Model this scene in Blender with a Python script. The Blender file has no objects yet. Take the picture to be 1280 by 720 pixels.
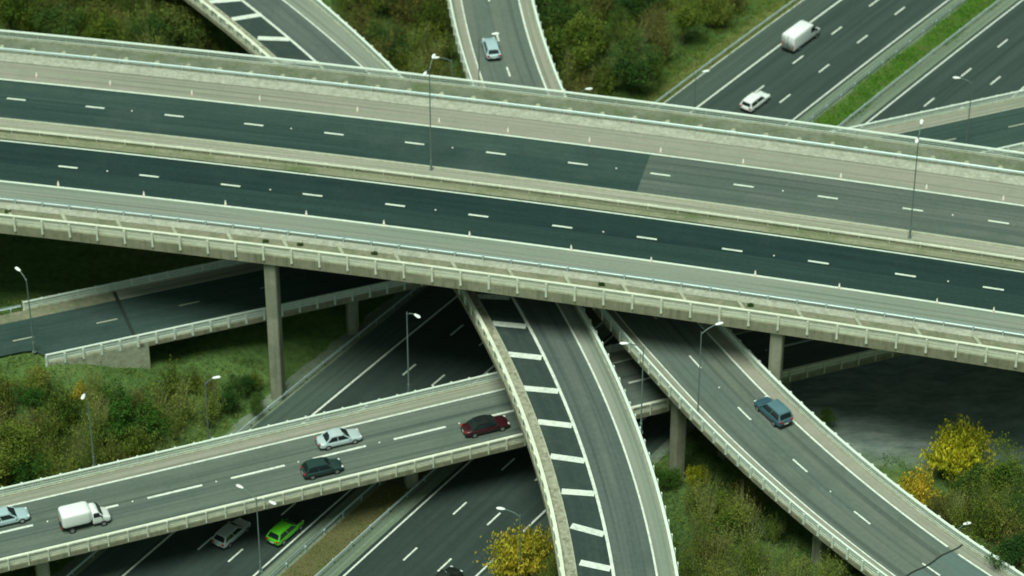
import bpy, bmesh, math, random
import numpy as np
from mathutils import Vector, Matrix
random.seed(7); rng = np.random.default_rng(7)
sc = bpy.context.scene; COL = sc.collection
R = math.radians
# ------------------------------------------------------------------ camera, sky, sun, exposure
CAMH, PITCH, FPX = 210.6, 36.0, 3967.0
cam = bpy.data.cameras.new('camera'); camo = bpy.data.objects.new('camera', cam); COL.objects.link(camo)
camo.location = (0, 0, CAMH); camo.rotation_euler = (R(90-PITCH), 0, 0)
cam.sensor_width = 36; cam.lens = FPX/1280*36; cam.clip_start = 1; cam.clip_end = 6000
sc.camera = camo
cam.dof.use_dof = True; cam.dof.focus_distance = 262; cam.dof.aperture_fstop = .20      # the soft focus of a long aerial lens
SUN_EL, SUN_AZ = 68.0, 200.0           # azimuth clockwise from +Y (behind the camera, a little to its left)
W = bpy.data.worlds.new('World'); sc.world = W; W.use_nodes = True
nt = W.node_tree; nt.nodes.clear()
sky = nt.nodes.new('ShaderNodeTexSky'); sky.sky_type = 'NISHITA'; sky.sun_disc = False
sky.sun_elevation = R(SUN_EL); sky.sun_rotation = R(SUN_AZ); sky.air_density = 1.2; sky.dust_density = 4; sky.ozone_density = 1
hs = nt.nodes.new('ShaderNodeHueSaturation'); hs.inputs['Saturation'].default_value = 0.25   # cloud cover takes the blue out
tint = nt.nodes.new('ShaderNodeMix'); tint.data_type = 'RGBA'; tint.blend_type = 'MULTIPLY'; tint.inputs[0].default_value = 1
tint.inputs[7].default_value = (0.70, 1.0, 0.81, 1)
bg = nt.nodes.new('ShaderNodeBackground'); bg.inputs[1].default_value = 0.046
wo = nt.nodes.new('ShaderNodeOutputWorld')
nt.links.new(sky.outputs[0], hs.inputs['Color']); nt.links.new(hs.outputs[0], tint.inputs[6])
nt.links.new(tint.outputs[2], bg.inputs[0]); nt.links.new(bg.outputs[0], wo.inputs[0])
sl = bpy.data.lights.new('sun', 'SUN'); sl.energy = 2.75; sl.angle = R(26); sl.color = (0.90, 1.0, 0.86)
so = bpy.data.objects.new('sun', sl); COL.objects.link(so); so.location = (0, 200, 200)
d = Vector((math.sin(R(SUN_AZ))*math.cos(R(SUN_EL)), math.cos(R(SUN_AZ))*math.cos(R(SUN_EL)), math.sin(R(SUN_EL))))
so.rotation_euler = d.to_track_quat('Z', 'Y').to_euler()
vs = sc.view_settings; vs.view_transform = 'Standard'; vs.look = 'None'; vs.gamma = 1; vs.exposure = 0.40

# ------------------------------------------------------------------ helpers
def at(x, y, z):
    "pixel of the 1280x720 photograph -> world point on the level plane z"
    th = R(PITCH); u = (x-640)/FPX; v = (360-y)/FPX
    dy = math.cos(th)+v*math.sin(th); dz = -math.sin(th)+v*math.cos(th); t = (z-CAMH)/dz
    return (u*t, dy*t, z)
def pix(p):
    th = R(PITCH); X = np.atleast_2d(np.asarray(p, float)); dz = X[:, 2]-CAMH
    zc = X[:, 1]*math.cos(th)-dz*math.sin(th); vc = X[:, 1]*math.sin(th)+dz*math.cos(th)
    return np.stack([640+FPX*X[:, 0]/zc, 360-FPX*vc/zc], 1)
def tag(o, label=None, cat=None, group=None, kind=None):
    if label:
        o['label'] = label
        if len(label.split()) > 14: print('LONG', label)
    if cat: o['category'] = cat
    if group: o['group'] = group
    if kind: o['kind'] = kind
    return o
def empty(name, loc=(0, 0, 0), rz=0):
    o = bpy.data.objects.new(name, None); COL.objects.link(o); o.location = loc; o.rotation_euler = (0, 0, rz)
    o.empty_display_size = .2; return o
class MB:
    def __init__(s): s.v = []; s.f = []; s.uv = []; s.n = 0; s.hasuv = False
    def add(s, V, F, UV=None):
        V = np.asarray(V, float); s.v.append(V)
        F = [tuple(int(i)+s.n for i in f) for f in F]; s.f += F
        s.n += len(V)
        if UV is not None: s.uv += UV; s.hasuv = True
        return s
    def box(s, c, size, rz=0, M=None):
        a, b, h = size[0]/2, size[1]/2, size[2]/2
        V = np.array([[i*a, j*b, k*h] for k in (-1, 1) for j in (-1, 1) for i in (-1, 1)])
        if M is not None: V = V @ np.array(M).T
        elif rz:
            C, S = math.cos(rz), math.sin(rz); V = V @ np.array([[C, S, 0], [-S, C, 0], [0, 0, 1]])
        return s.add(V+np.array(c), [(0, 2, 3, 1), (4, 5, 7, 6), (0, 1, 5, 4), (2, 6, 7, 3), (0, 4, 6, 2), (1, 3, 7, 5)])
    def tube(s, pts, rad, n=8):
        pts = [Vector(p) for p in pts]; rad = rad if isinstance(rad, (list, tuple)) else [rad]*len(pts)
        V = []; F = []
        for i, p in enumerate(pts):
            T = (pts[min(i+1, len(pts)-1)]-pts[max(i-1, 0)]).normalized()
            U = T.cross(Vector((0, 0, 1)) if abs(T.z) < .95 else Vector((1, 0, 0))).normalized(); B = T.cross(U)
            for k in range(n):
                a = 2*math.pi*k/n; V.append(p+(U*math.cos(a)+B*math.sin(a))*rad[i])
        for i in range(len(pts)-1):
            for k in range(n): F.append((i*n+k, i*n+(k+1) % n, (i+1)*n+(k+1) % n, (i+1)*n+k))
        F.append(tuple(range(n))[::-1]); F.append(tuple((len(pts)-1)*n+k for k in range(n)))
        return s.add([tuple(v) for v in V], F)
    def build(s, name, m, parent=None, smooth=False, bevel=0):
        me = bpy.data.meshes.new(name)
        V = np.concatenate(s.v) if s.v else np.zeros((0, 3))
        me.from_pydata(V.tolist(), [], s.f)
        if s.hasuv:
            uv = me.uv_layers.new(name='along'); uv.data.foreach_set('uv', np.array(s.uv, float).ravel())
        if bevel:
            bm = bmesh.new(); bm.from_mesh(me); bmesh.ops.bevel(bm, geom=bm.edges[:], offset=bevel, segments=2, affect='EDGES', clamp_overlap=True); bm.to_mesh(me); bm.free()
        me.materials.append(m)
        if smooth: me.polygons.foreach_set('use_smooth', [True]*len(me.polygons))
        me.update()
        o = bpy.data.objects.new(name, me); COL.objects.link(o)
        if parent: o.parent = parent
        return o
def inst(name, me, loc, rz, parent=None):
    o = bpy.data.objects.new(name, me); COL.objects.link(o); o.location = loc; o.rotation_euler = (0, 0, rz)
    if parent: o.parent = parent
    return o
def copy_tree(o, parent=None):
    c = o.copy(); COL.objects.link(c)
    if parent: c.parent = parent
    for ch in o.children: copy_tree(ch, c)
    return c
# ------------------------------------------------------------------ materials
def mat(name, col, rough=.8, metal=0, var=0, scale=1.0, col2=None, streak=None, detail=4, stain=None, spec=.35, coat=0, drip=0):
    """base colour; var = brightness mottling; col2 = second colour blended by noise;
    streak = (colour, amount, period) wheel tracks running along the road by the 'along' UV; stain = (colour, amount, scale)"""
    m = bpy.data.materials.new(name); m.use_nodes = True; n = m.node_tree; L = n.links
    b = n.nodes['Principled BSDF']; b.inputs['Roughness'].default_value = rough; b.inputs['Metallic'].default_value = metal
    b.inputs['Specular IOR Level'].default_value = spec; b.inputs['Coat Weight'].default_value = coat
    c = n.nodes.new('ShaderNodeRGB'); c.outputs[0].default_value = (*col, 1); out = c.outputs[0]
    geo = n.nodes.new('ShaderNodeNewGeometry')
    def noise(sc_, det=4, vec=None, rgh=.6):
        t = n.nodes.new('ShaderNodeTexNoise'); t.inputs['Scale'].default_value = sc_; t.inputs['Detail'].default_value = det
        t.inputs['Roughness'].default_value = rgh; L.new(vec or geo.outputs['Position'], t.inputs['Vector']); return t.outputs['Fac']
    def ramp(f, a, bb):
        r = n.nodes.new('ShaderNodeMapRange'); r.inputs[1].default_value = a; r.inputs[2].default_value = bb
        r.clamp = True; L.new(f, r.inputs[0]); return r.outputs[0]
    def mix(f, A, B, mode='MIX'):
        x = n.nodes.new('ShaderNodeMix'); x.data_type = 'RGBA'; x.blend_type = mode
        if isinstance(f, float): x.inputs[0].default_value = f
        else: L.new(f, x.inputs[0])
        for k, q in ((6, A), (7, B)):
            if isinstance(q, tuple): x.inputs[k].default_value = (*q, 1)
            else: L.new(q, x.inputs[k])
        return x.outputs[2]
    if col2: out = mix(ramp(noise(scale, detail), .35, .65), out, tuple(col2))
    if streak:
        uv = n.nodes.new('ShaderNodeUVMap'); uv.uv_map = 'along'
        mp = n.nodes.new('ShaderNodeMapping'); mp.inputs['Scale'].default_value = (.035, 1.0, 1); L.new(uv.outputs[0], mp.inputs[0])
        f = noise(streak[2], 3, mp.outputs[0]); k = n.nodes.new('ShaderNodeMath'); k.operation = 'MULTIPLY'; k.inputs[1].default_value = streak[1]
        L.new(ramp(f, .38, .62), k.inputs[0]); out = mix(k.outputs[0], out, tuple(streak[0]))
        mp2 = n.nodes.new('ShaderNodeMapping'); mp2.inputs['Scale'].default_value = (.006, 1.0, 1); mp2.inputs['Location'].default_value = (3, 7, 0); L.new(uv.outputs[0], mp2.inputs[0])
        k2 = n.nodes.new('ShaderNodeMath'); k2.operation = 'MULTIPLY'; k2.inputs[1].default_value = streak[1]*.55
        L.new(ramp(noise(streak[2]*3.1, 2, mp2.outputs[0]), .5, .68), k2.inputs[0]); out = mix(k2.outputs[0], out, (.014, .03, .028))
    if stain:
        k = n.nodes.new('ShaderNodeMath'); k.operation = 'MULTIPLY'; k.inputs[1].default_value = stain[1]
        L.new(ramp(noise(stain[2], 6, rgh=.7), .48, .66), k.inputs[0]); out = mix(k.outputs[0], out, tuple(stain[0]))
    if drip:      # rain streaks running down upright faces
        mp = n.nodes.new('ShaderNodeMapping'); mp.inputs['Scale'].default_value = (1, 1, .05); L.new(geo.outputs['Position'], mp.inputs[0])
        k = n.nodes.new('ShaderNodeMath'); k.operation = 'MULTIPLY'; k.inputs[1].default_value = drip
        L.new(ramp(noise(2.6, 4, mp.outputs[0], .7), .5, .66), k.inputs[0]); out = mix(k.outputs[0], out, (.11, .12, .07))
    if var:
        r = n.nodes.new('ShaderNodeMapRange'); r.inputs[3].default_value = 1-var; r.inputs[4].default_value = 1+var
        r.inputs[1].default_value = .3; r.inputs[2].default_value = .7
        L.new(noise(2.3, 8, rgh=.75), r.inputs[0])
        v = n.nodes.new('ShaderNodeVectorMath'); v.operation = 'SCALE'; L.new(out, v.inputs[0]); L.new(r.outputs[0], v.inputs['Scale']); out = v.outputs[0]
    L.new(out, b.inputs['Base Color']); return m
M = {}
M['asph_new'] = mat('fresh_asphalt', (.021, .048, .044), .8, var=.18, streak=((.038, .068, .062), .9, 1.0), stain=((.055, .080, .072), .6, .07), spec=.25)
M['asph_near'] = mat('fresh_black_asphalt', (.009, .027, .026), .8, var=.2, streak=((.015, .040, .037), .75, 1.0), stain=((.022, .046, .042), .5, .16), spec=.25)
M['asph_near_b'] = mat('fresh_black_asphalt_worn', (.024, .052, .047), .8, var=.2, streak=((.015, .036, .033), .8, .9), stain=((.016, .036, .033), .5, .2), spec=.25)
M['asph_new_b'] = mat('fresh_asphalt_worn_lane', (.046, .078, .068), .8, var=.18, streak=((.032, .060, .053), .8, .9), stain=((.024, .046, .042), .5, .2), spec=.25)
M['asph_old'] = mat('worn_asphalt', (.12, .14, .12), .85, var=.16, streak=((.075, .10, .088), .8, .9), stain=((.07, .10, .08), .5, .18))
M['asph_ramp'] = mat('ramp_asphalt', (.082, .105, .095), .85, var=.15, streak=((.125, .145, .130), .8, .7), stain=((.06, .085, .075), .5, .2))
M['asph_hatch'] = mat('hatch_asphalt', (.028, .045, .041), .85, var=.2, streak=((.045, .065, .058), .5, 1.2), stain=((.055, .075, .065), .5, .4))
M['asph_r3'] = mat('slip_asphalt', (.135, .155, .128), .85, var=.13, streak=((.10, .13, .115), .8, .5), stain=((.08, .10, .082), .5, .2))
M['asph_r3b'] = mat('bluish_asphalt', (.11, .145, .13), .85, var=.08, streak=((.10, .155, .145), .8, .6))
M['asph_r1'] = mat('slip_asphalt_worn', (.135, .16, .132), .85, var=.13, streak=((.085, .11, .098), .8, .55), stain=((.075, .10, .08), .5, .2))
M['asph_m5_dark'] = mat('dark_motorway_asphalt', (.026, .042, .037), .85, var=.16, streak=((.040, .058, .050), .7, .8), stain=((.018, .03, .027), .5, .15))  # darker asphalt tone for the motorway stretch nearer the viewer
M['asph_m5'] = mat('motorway_asphalt', (.046, .070, .060), .85, var=.16, streak=((.030, .046, .041), .8, .8), stain=((.035, .05, .044), .5, .15))
M['should_far'] = mat('beige_shoulder', (.295, .275, .23), .9, var=.09, streak=((.25, .275, .205), .7, .8), stain=((.2, .22, .16), .4, .35))
M['should_near'] = mat('grey_shoulder', (.25, .26, .22), .9, var=.08, streak=((.175, .225, .175), .7, .8))
M['should_m5'] = mat('motorway_shoulder', (.068, .095, .078), .9, var=.12, streak=((.05, .075, .06), .7, .8))
M['verge_pale'] = mat('pale_verge', (.43, .43, .355), .9, var=.28, col2=(.33, .335, .27), scale=1.1, stain=((.2, .2, .14), .45, 1.6))
M['verge_dark'] = mat('dark_verge', (.115, .135, .09), .95, var=.25, col2=(.19, .20, .15), scale=.5, stain=((.09, .13, .04), .6, .3))
M['verge_tan'] = mat('tan_verge', (.24, .22, .155), .95, var=.25, col2=(.17, .19, .12), scale=.9, stain=((.10, .12, .06), .6, .5))
M['median_a'] = mat('median_concrete', (.34, .325, .27), .9, var=.15, streak=((.26, .27, .19), .7, 1.2))
M['median_b'] = mat('median_dirt', (.26, .255, .175), .95, var=.25, streak=((.19, .20, .12), .8, 1.0), stain=((.075, .12, .035), .7, .22))
M['concrete'] = mat('viaduct_concrete', (.29, .28, .20), .85, drip=.55, var=.14, col2=(.245, .235, .16), scale=.35, stain=((.13, .15, .08), .4, .7))
M['pier'] = mat('pier_concrete', (.33, .32, .245), .85, drip=.4, var=.12, col2=(.23, .24, .17), scale=.5)
M['plinth'] = mat('plinth_concrete', (.42, .43, .33), .85, var=.18, col2=(.33, .34, .25), scale=1.4, stain=((.16, .18, .09), .4, 1.2))
M['mossy'] = mat('mossy_concrete', (.36, .35, .27), .9, var=.3, col2=(.27, .265, .19), scale=1.6, stain=((.12, .13, .07), .6, 1.6))
M['alu'] = mat('pale_aluminium', (.70, .77, .69), .55, metal=.0, var=.10)
M['cream'] = mat('cream_parapet_rail', (.74, .75, .62), .6, var=.12, col2=(.64, .66, .54), scale=.6)
M['mesh'] = mat('parapet_mesh', (.36, .42, .38), .6, var=.1)
M['galv'] = mat('galvanised_steel', (.50, .60, .60), .4, metal=.25, var=.08)
M['paint'] = mat('road_paint', (.70, .73, .66), .7, var=.14, stain=((.30, .34, .29), .55, 2.2))
M['paint_line'] = mat('edge_line_paint', (.66, .72, .62), .7, var=.10, stain=((.40, .43, .33), .4, .8))
M['paint_dim'] = mat('worn_line_paint', (.42, .43, .33), .8, var=.15)
M['joint'] = mat('joint_sealant', (.02, .03, .025), .8)
M['stud'] = mat('road_stud', (.8, .8, .75), .3)
M['lamp_post'] = mat('grey_lamp_column', (.15, .205, .19), .6, metal=.1, var=.05)
M['lamp_head'] = mat('pale_lamp_head', (.85, .87, .85), .35)
M['cone'] = mat('faded_cone', (.85, .60, .50), .7, var=.1)
M['cone_w'] = mat('white_sleeve', (.95, .92, .86), .5)
M['rubber'] = mat('black_rubber', (.012, .014, .014), .7)
M['glass'] = mat('tinted_glass', (.012, .02, .022), .08, spec=.6)
M['rim'] = mat('alloy_rim', (.35, .36, .36), .4, metal=.6)
M['red'] = mat('tail_light', (.45, .02, .025), .3)
M['head'] = mat('headlight_glass', (.75, .78, .78), .15)
M['trim'] = mat('black_trim', (.02, .02, .02), .5)
M['plate'] = mat('number_plate', (.7, .7, .65), .5)
# ------------------------------------------------------------------ road curves (world metres)
class Curve:
    def __init__(s, cx, cy, t0, t1, z, ext=40):
        s.cx, s.cy, s.a, s.b, s.zf, s.ext = cx, cy, t0, t1, z, ext
    def p(s, t, o=0, dz=0):
        tc = min(max(t, s.a), s.b); x = np.polyval(s.cx, tc); y = np.polyval(s.cy, tc)
        dx = np.polyval(np.polyder(s.cx), tc); dy = np.polyval(np.polyder(s.cy), tc); l = math.hypot(dx, dy); dx /= l; dy /= l
        x += dx*(t-tc); y += dy*(t-tc)
        return (x-dy*o, y+dx*o, s.zf(t)+dz)
    def ang(s, t):
        tc = min(max(t, s.a), s.b)
        return math.atan2(np.polyval(np.polyder(s.cy), tc), np.polyval(np.polyder(s.cx), tc))
    def near(s, x, y):
        if not hasattr(s, 'tab'):
            s.tt = np.arange(s.a-s.ext, s.b+s.ext+.1, 1.0); s.tab = np.array([s.p(t)[:2] for t in s.tt])
            s.th = np.array([s.ang(t) for t in s.tt])
        dx = x-s.tab[:, 0]; dy = y-s.tab[:, 1]; i = int((dx*dx+dy*dy).argmin())
        o = -dx[i]*math.sin(s.th[i])+dy[i]*math.cos(s.th[i])
        e = dx[i]*math.cos(s.th[i])+dy[i]*math.sin(s.th[i])
        return s.tt[i], o, abs(e) if i in (0, len(s.tt)-1) else 0
MOT = Curve([0.0002271, -0.6183671, 42.4890856], [-0.0001662, -0.7863063, 353.1622623], -10, 140, lambda t: 0.0, 220)
MAIN = Curve([-8.46e-05, 0.9839619, -55.0215253], [-0.0003717, -0.1817695, 282.5745257], -12, 120, lambda t: 19.5, 130)
R1 = Curve([6e-07, -8.27e-05, 0.9357911, -49.1195632], [-1.6e-06, 0.0002096, 0.3526205, 240.285524], -3, 90, lambda t: 6.5, 60)
R4 = Curve([-1.56e-05, 0.9383612, -52.4888684], [4.19e-05, 0.3456571, 271.5902947], -3, 122, lambda t: 6.5, 40)
R2 = Curve([-5.2e-06, -0.0013164, 0.5889211, -32.7786644], [2.4e-06, -0.0012832, -0.8013103, 332.1299769], -3, 117, lambda t: 12.5, 40)
R3 = Curve([9e-07, 0.0023002, 0.1059086, -2.8037009], [5.9e-06, 6.19e-05, -0.9932556, 332.1311732], -3, 116, lambda t: 12.5-1.5*max(0, (t-75)/38) if t < 113 else 11.0-.02*(t-113), 40)
fo = lambda o, t: o(t) if callable(o) else o
def ribbon(mb, C, o0, o1, dz, t0, t1, ds=2.0, rows=1):
    n = max(1, int(math.ceil((t1-t0)/ds))); V = []; UV = []; F = []
    for i in range(n+1):
        t = t0+(t1-t0)*i/n
        for k in range(rows+1):
            o = fo(o0, t)+(fo(o1, t)-fo(o0, t))*k/rows; V.append(C.p(t, o, dz))
    g = lambda i, k: (t0+(t1-t0)*i/n, fo(o0, t0)+(fo(o1, t0)-fo(o0, t0))*k/rows)
    for i in range(n):
        for k in range(rows):
            w = rows+1; F.append((i*w+k, (i+1)*w+k, (i+1)*w+k+1, i*w+k+1)); UV += [g(i, k), g(i+1, k), g(i+1, k+1), g(i, k+1)]
    return mb.add(V, F, UV)
def sweep(mb, C, sec, t0, t1, ds=2.0):
    "closed cross-section [(offset, dz)] carried along the curve"
    n = max(1, int(math.ceil((t1-t0)/ds))); m = len(sec); V = []; F = []
    for i in range(n+1):
        t = t0+(t1-t0)*i/n
        for o, dz in sec: V.append(C.p(t, fo(o, t), dz))
    for i in range(n):
        for k in range(m): F.append((i*m+k, i*m+(k+1) % m, (i+1)*m+(k+1) % m, (i+1)*m+k))
    F.append(tuple(range(m))[::-1]); F.append(tuple(n*m+k for k in range(m)))
    return mb.add(V, F)
def rect(o, w, z0, z1):
    if callable(o): return [(lambda t, o=o: o(t)-w/2, z0), (lambda t, o=o: o(t)+w/2, z0), (lambda t, o=o: o(t)+w/2, z1), (lambda t, o=o: o(t)-w/2, z1)]
    return [(o-w/2, z0), (o+w/2, z0), (o+w/2, z1), (o-w/2, z1)]
def strip(name, C, o0, o1, dz, m, parent, t0, t1, **k): return ribbon(MB(), C, o0, o1, dz, t0, t1, **k).build(name, M[m], parent)
def inframe(p, mx=15):
    q = pix(p)[0]; return -mx < q[0] < 1280+mx and -mx < q[1] < 720+mx
def hidden_under_main(p):
    "is the point below the main deck as seen in the photograph"
    x, y, z = p
    if z > 18: return False
    k = (18.2-z)/(CAMH-z); X = x*(1-k); Y = y*(1-k)
    t, o, e = MAIN.near(X, Y); return -7.5 < o < 27.8
def dash(mb, C, o, tm, length, w=.15, dz=.012): ribbon(mb, C, o-w/2, o+w/2, dz, tm-length/2, tm+length/2, 3)

# ------------------------------------------------------------------ ground
def in_emb(x, y):
    h = 0.0
    # banks that carry the slip roads beyond their abutments
    t, o, e = R4.near(x, y)
    if t < 60:
        along = max(0, t-3.5); dd = math.hypot(along, max(0, abs(o)-6.0)) if abs(o) > 6 else along
        h = max(h, 6.15-.36*dd)
    t, o, e = R3.near(x, y)
    if t > 90:
        along = max(0, 112.5-t); side = max(0, abs(o)-5.6); dd = math.hypot(along, side)
        h = max(h, R3.zf(t)-.4-.55*dd)
    # the ground climbs towards the viewer between and beyond the two right-hand slip roads
    mo = MOT.near(x, y)[1]; sm = lambda v: max(0, min(1, v))**2*(3-2*max(0, min(1, v)))
    h = max(h, sm((mo-38)/16)*sm((258-y)/22)*(4.2+3.0*sm((x-22)/22)))
    return h
def gnoise(x, y):
    return (.35*math.sin(x*.11+1.3)*math.cos(y*.09+.4)+.2*math.sin(x*.31+y*.27)+.12*math.sin(x*.8-y*.63))
def gh(x, y):
    t, o, e = MOT.near(x, y)
    if -6 < o < 35: d = 0
    else: d = min(1, (max(-6-o, o-35))/6)
    base = -.05+(.25+gnoise(x, y)*1.0+(.5 if o < -6 else .2))*d+(1.5*min(1, max(0, (-o-6)/9)) if t > 60 else 0)
    # slope left of the motorway below the cross road
    h = in_emb(x, y)
    if -6 < o < 35: return -.05
    return max(base, min(h, .7*max(0, max(-6-o, o-35))))if h > base else base
xs = np.concatenate([[-2500, -1200, -600, -300, -200, -150], np.arange(-125, 126, 1.6), [150, 200, 300, 600, 1200, 2500]])
ys = np.concatenate([[-800, -200, 50, 120, 160, 185], np.arange(200, 401, 1.6), [430, 480, 560, 700, 1000, 1800, 3500]])
V = []; F = []
for yy in ys:
    for xx in xs: V.append((xx, yy, gh(xx, yy)))
nx = len(xs)
for j in range(len(ys)-1):
    for i in range(nx-1): F.append((j*nx+i, j*nx+i+1, (j+1)*nx+i+1, (j+1)*nx+i))
def ground_mat():
    m = bpy.data.materials.new('rough_grass_ground'); m.use_nodes = True; n = m.node_tree; L = n.links
    b = n.nodes['Principled BSDF']; b.inputs['Roughness'].default_value = .95; b.inputs['Specular IOR Level'].default_value = .1
    geo = n.nodes.new('ShaderNodeNewGeometry')
    def nz(s, det, rg=.65, stretch=None):
        t = n.nodes.new('ShaderNodeTexNoise'); t.inputs['Scale'].default_value = s; t.inputs['Detail'].default_value = det; t.inputs['Roughness'].default_value = rg
        if stretch:
            mp = n.nodes.new('ShaderNodeMapping'); mp.inputs['Rotation'].default_value = (0, 0, R(stretch[0])); mp.inputs['Scale'].default_value = (stretch[1], 1, 1)
            L.new(geo.outputs['Position'], mp.inputs[0]); L.new(mp.outputs[0], t.inputs[0])
        else: L.new(geo.outputs['Position'], t.inputs[0])
        return t.outputs['Fac']
    def rp(f, stops):
        r = n.nodes.new('ShaderNodeValToRGB'); e = r.color_ramp.elements
        while len(e) < len(stops): e.new(.5)
        for k, (p, c) in enumerate(stops): e[k].position = p; e[k].color = (*c, 1)
        L.new(f, r.inputs[0]); return r.outputs[0]
    A = rp(nz(.06, 6), [(.3, (.045, .095, .028)), (.5, (.072, .125, .036)), (.7, (.11, .135, .05))])
    B = rp(nz(1.4, 8, .75), [(.3, (.45, .5, .45)), (.5, (1, 1, 1)), (.72, (1.7, 1.6, 1.5))])
    x = n.nodes.new('ShaderNodeMix'); x.data_type = 'RGBA'; x.blend_type = 'MULTIPLY'; x.inputs[0].default_value = 1; L.new(A, x.inputs[6]); L.new(B, x.inputs[7])
    S = rp(nz(.35, 5, .65, (-20, .25)), [(.42, (0, 0, 0)), (.68, (.028, .040, .012))])
    y = n.nodes.new('ShaderNodeMix'); y.data_type = 'RGBA'; y.blend_type = 'ADD'; y.inputs[0].default_value = 1; L.new(x.outputs[2], y.inputs[6]); L.new(S, y.inputs[7])
    # bare grey gravel bank east of the motorway
    sx = n.nodes.new('ShaderNodeSeparateXYZ'); L.new(geo.outputs['Position'], sx.inputs[0])
    nn = n.nodes.new('ShaderNodeMath'); nn.operation = 'MULTIPLY_ADD'; nn.inputs[1].default_value = 22; L.new(nz(.09, 5), nn.inputs[0]); L.new(sx.outputs[0], nn.inputs[2])
    k1 = n.nodes.new('ShaderNodeMapRange'); k1.inputs[1].default_value = 33; k1.inputs[2].default_value = 41; L.new(nn.outputs[0], k1.inputs[0])
    n2 = n.nodes.new('ShaderNodeMath'); n2.operation = 'MULTIPLY_ADD'; n2.inputs[1].default_value = 12; L.new(nz(.12, 5), n2.inputs[0]); L.new(sx.outputs[1], n2.inputs[2])
    k2 = n.nodes.new('ShaderNodeMapRange'); k2.inputs[1].default_value = 262; k2.inputs[2].default_value = 267; L.new(n2.outputs[0], k2.inputs[0])
    kk = n.nodes.new('ShaderNodeMath'); kk.operation = 'MULTIPLY'; L.new(k1.outputs[0], kk.inputs[0]); L.new(k2.outputs[0], kk.inputs[1])
    k3 = n.nodes.new('ShaderNodeMapRange'); k3.inputs[1].default_value = 312; k3.inputs[2].default_value = 304; L.new(n2.outputs[0], k3.inputs[0])
    k4 = n.nodes.new('ShaderNodeMath'); k4.operation = 'MULTIPLY'; L.new(kk.outputs[0], k4.inputs[0]); L.new(k3.outputs[0], k4.inputs[1]); kk = k4
    gv = rp(nz(.9, 10, .82, (-12, .3)), [(.32, (.10, .14, .12)), (.48, (.21, .26, .23)), (.55, (.27, .32, .285)), (.7, (.40, .46, .42))])
    z = n.nodes.new('ShaderNodeMix'); z.data_type = 'RGBA'; L.new(kk.outputs[0], z.inputs[0]); L.new(y.outputs[2], z.inputs[6]); L.new(gv, z.inputs[7])
    L.new(z.outputs[2], b.inputs['Base Color']); return m
M['ground'] = ground_mat()
g = MB().add(V, F).build('ground', M['ground'], smooth=True); tag(g, kind='structure')

# ------------------------------------------------------------------ ground-level motorway
T0, T1 = -140, 260
def setting(name, o): o.name = name; return tag(o, kind='structure')
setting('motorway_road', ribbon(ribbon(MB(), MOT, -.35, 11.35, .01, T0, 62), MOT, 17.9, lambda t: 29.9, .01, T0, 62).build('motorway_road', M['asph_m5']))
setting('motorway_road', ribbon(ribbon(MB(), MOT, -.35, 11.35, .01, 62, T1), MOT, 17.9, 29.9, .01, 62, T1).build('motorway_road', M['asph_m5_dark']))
setting('motorway_shoulder', ribbon(ribbon(MB(), MOT, -3.9, -.35, .006, T0, T1), MOT, 29.9, 33.4, .006, T0, T1).build('motorway_shoulder', M['should_m5']))
M['m5edge'] = mat('gravel_edge', (.19, .23, .165), .95, var=.3, col2=(.13, .17, .115), scale=.6)
M['m5strip'] = mat('median_gravel', (.18, .22, .16), .95, var=.2, streak=((.11, .15, .10), .7, 1.0))
M['m5verge'] = mat('olive_verge_turf', (.10, .135, .03), .95, var=.3, col2=(.14, .15, .05), scale=.5)
setting('grass_verge', ribbon(MB(), MOT, -6.4, -3.9, .0, T0, 52).build('grass_verge', M['m5verge']))
setting('gravel_edge', ribbon(ribbon(MB(), MOT, -6.1, -3.9, .0, 52, T1), MOT, 33.4, 34.6, .0, T0, T1).build('gravel_edge', M['m5edge']))
ms = MB(); ribbon(ms, MOT, 11.35, 13.1, .006, T0, T1); ribbon(ms, MOT, 16.2, 17.9, .006, T0, T1)
setting('median_strip', ms.build('median_strip', M['m5strip']))
M['m5soil'] = mat('median_soil', (.12, .105, .045), .95, var=.3, col2=(.085, .095, .035), scale=.5)
M['grass_soil'] = mat('median_turf', (.07, .12, .025), .95, var=.3, col2=(.085, .15, .025), scale=.7, stain=((.10, .10, .05), .8, .45))
setting('median_soil', ribbon(MB(), MOT, 13.1, 16.2, .012, 50, T1).build('median_soil', M['m5soil']))
setting('median_turf', ribbon(MB(), MOT, 13.1, 16.2, .012, T0, 50).build('median_turf', M['grass_soil']))
pm = MB()
for o, w in ((0, .24), (10.9, .2), (18.4, .2), (29.4, .22)): ribbon(pm, MOT, o-w/2, o+w/2, .016, T0, T1)
for o, tm in ((3.75, 6.8), (7.45, -2.3), (21.95, 5.2), (25.8, 4.6)):
    k0 = int((T0-tm)//8.83)
    for k in range(k0, int((T1-tm)//8.83)): dash(pm, MOT, o, tm+k*8.83, 2.4, .2, .016)
dash(pm, MOT, -3.8, -45, 190, .12, .016)
setting('motorway_markings', pm.build('motorway_markings', M['paint']))

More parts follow.
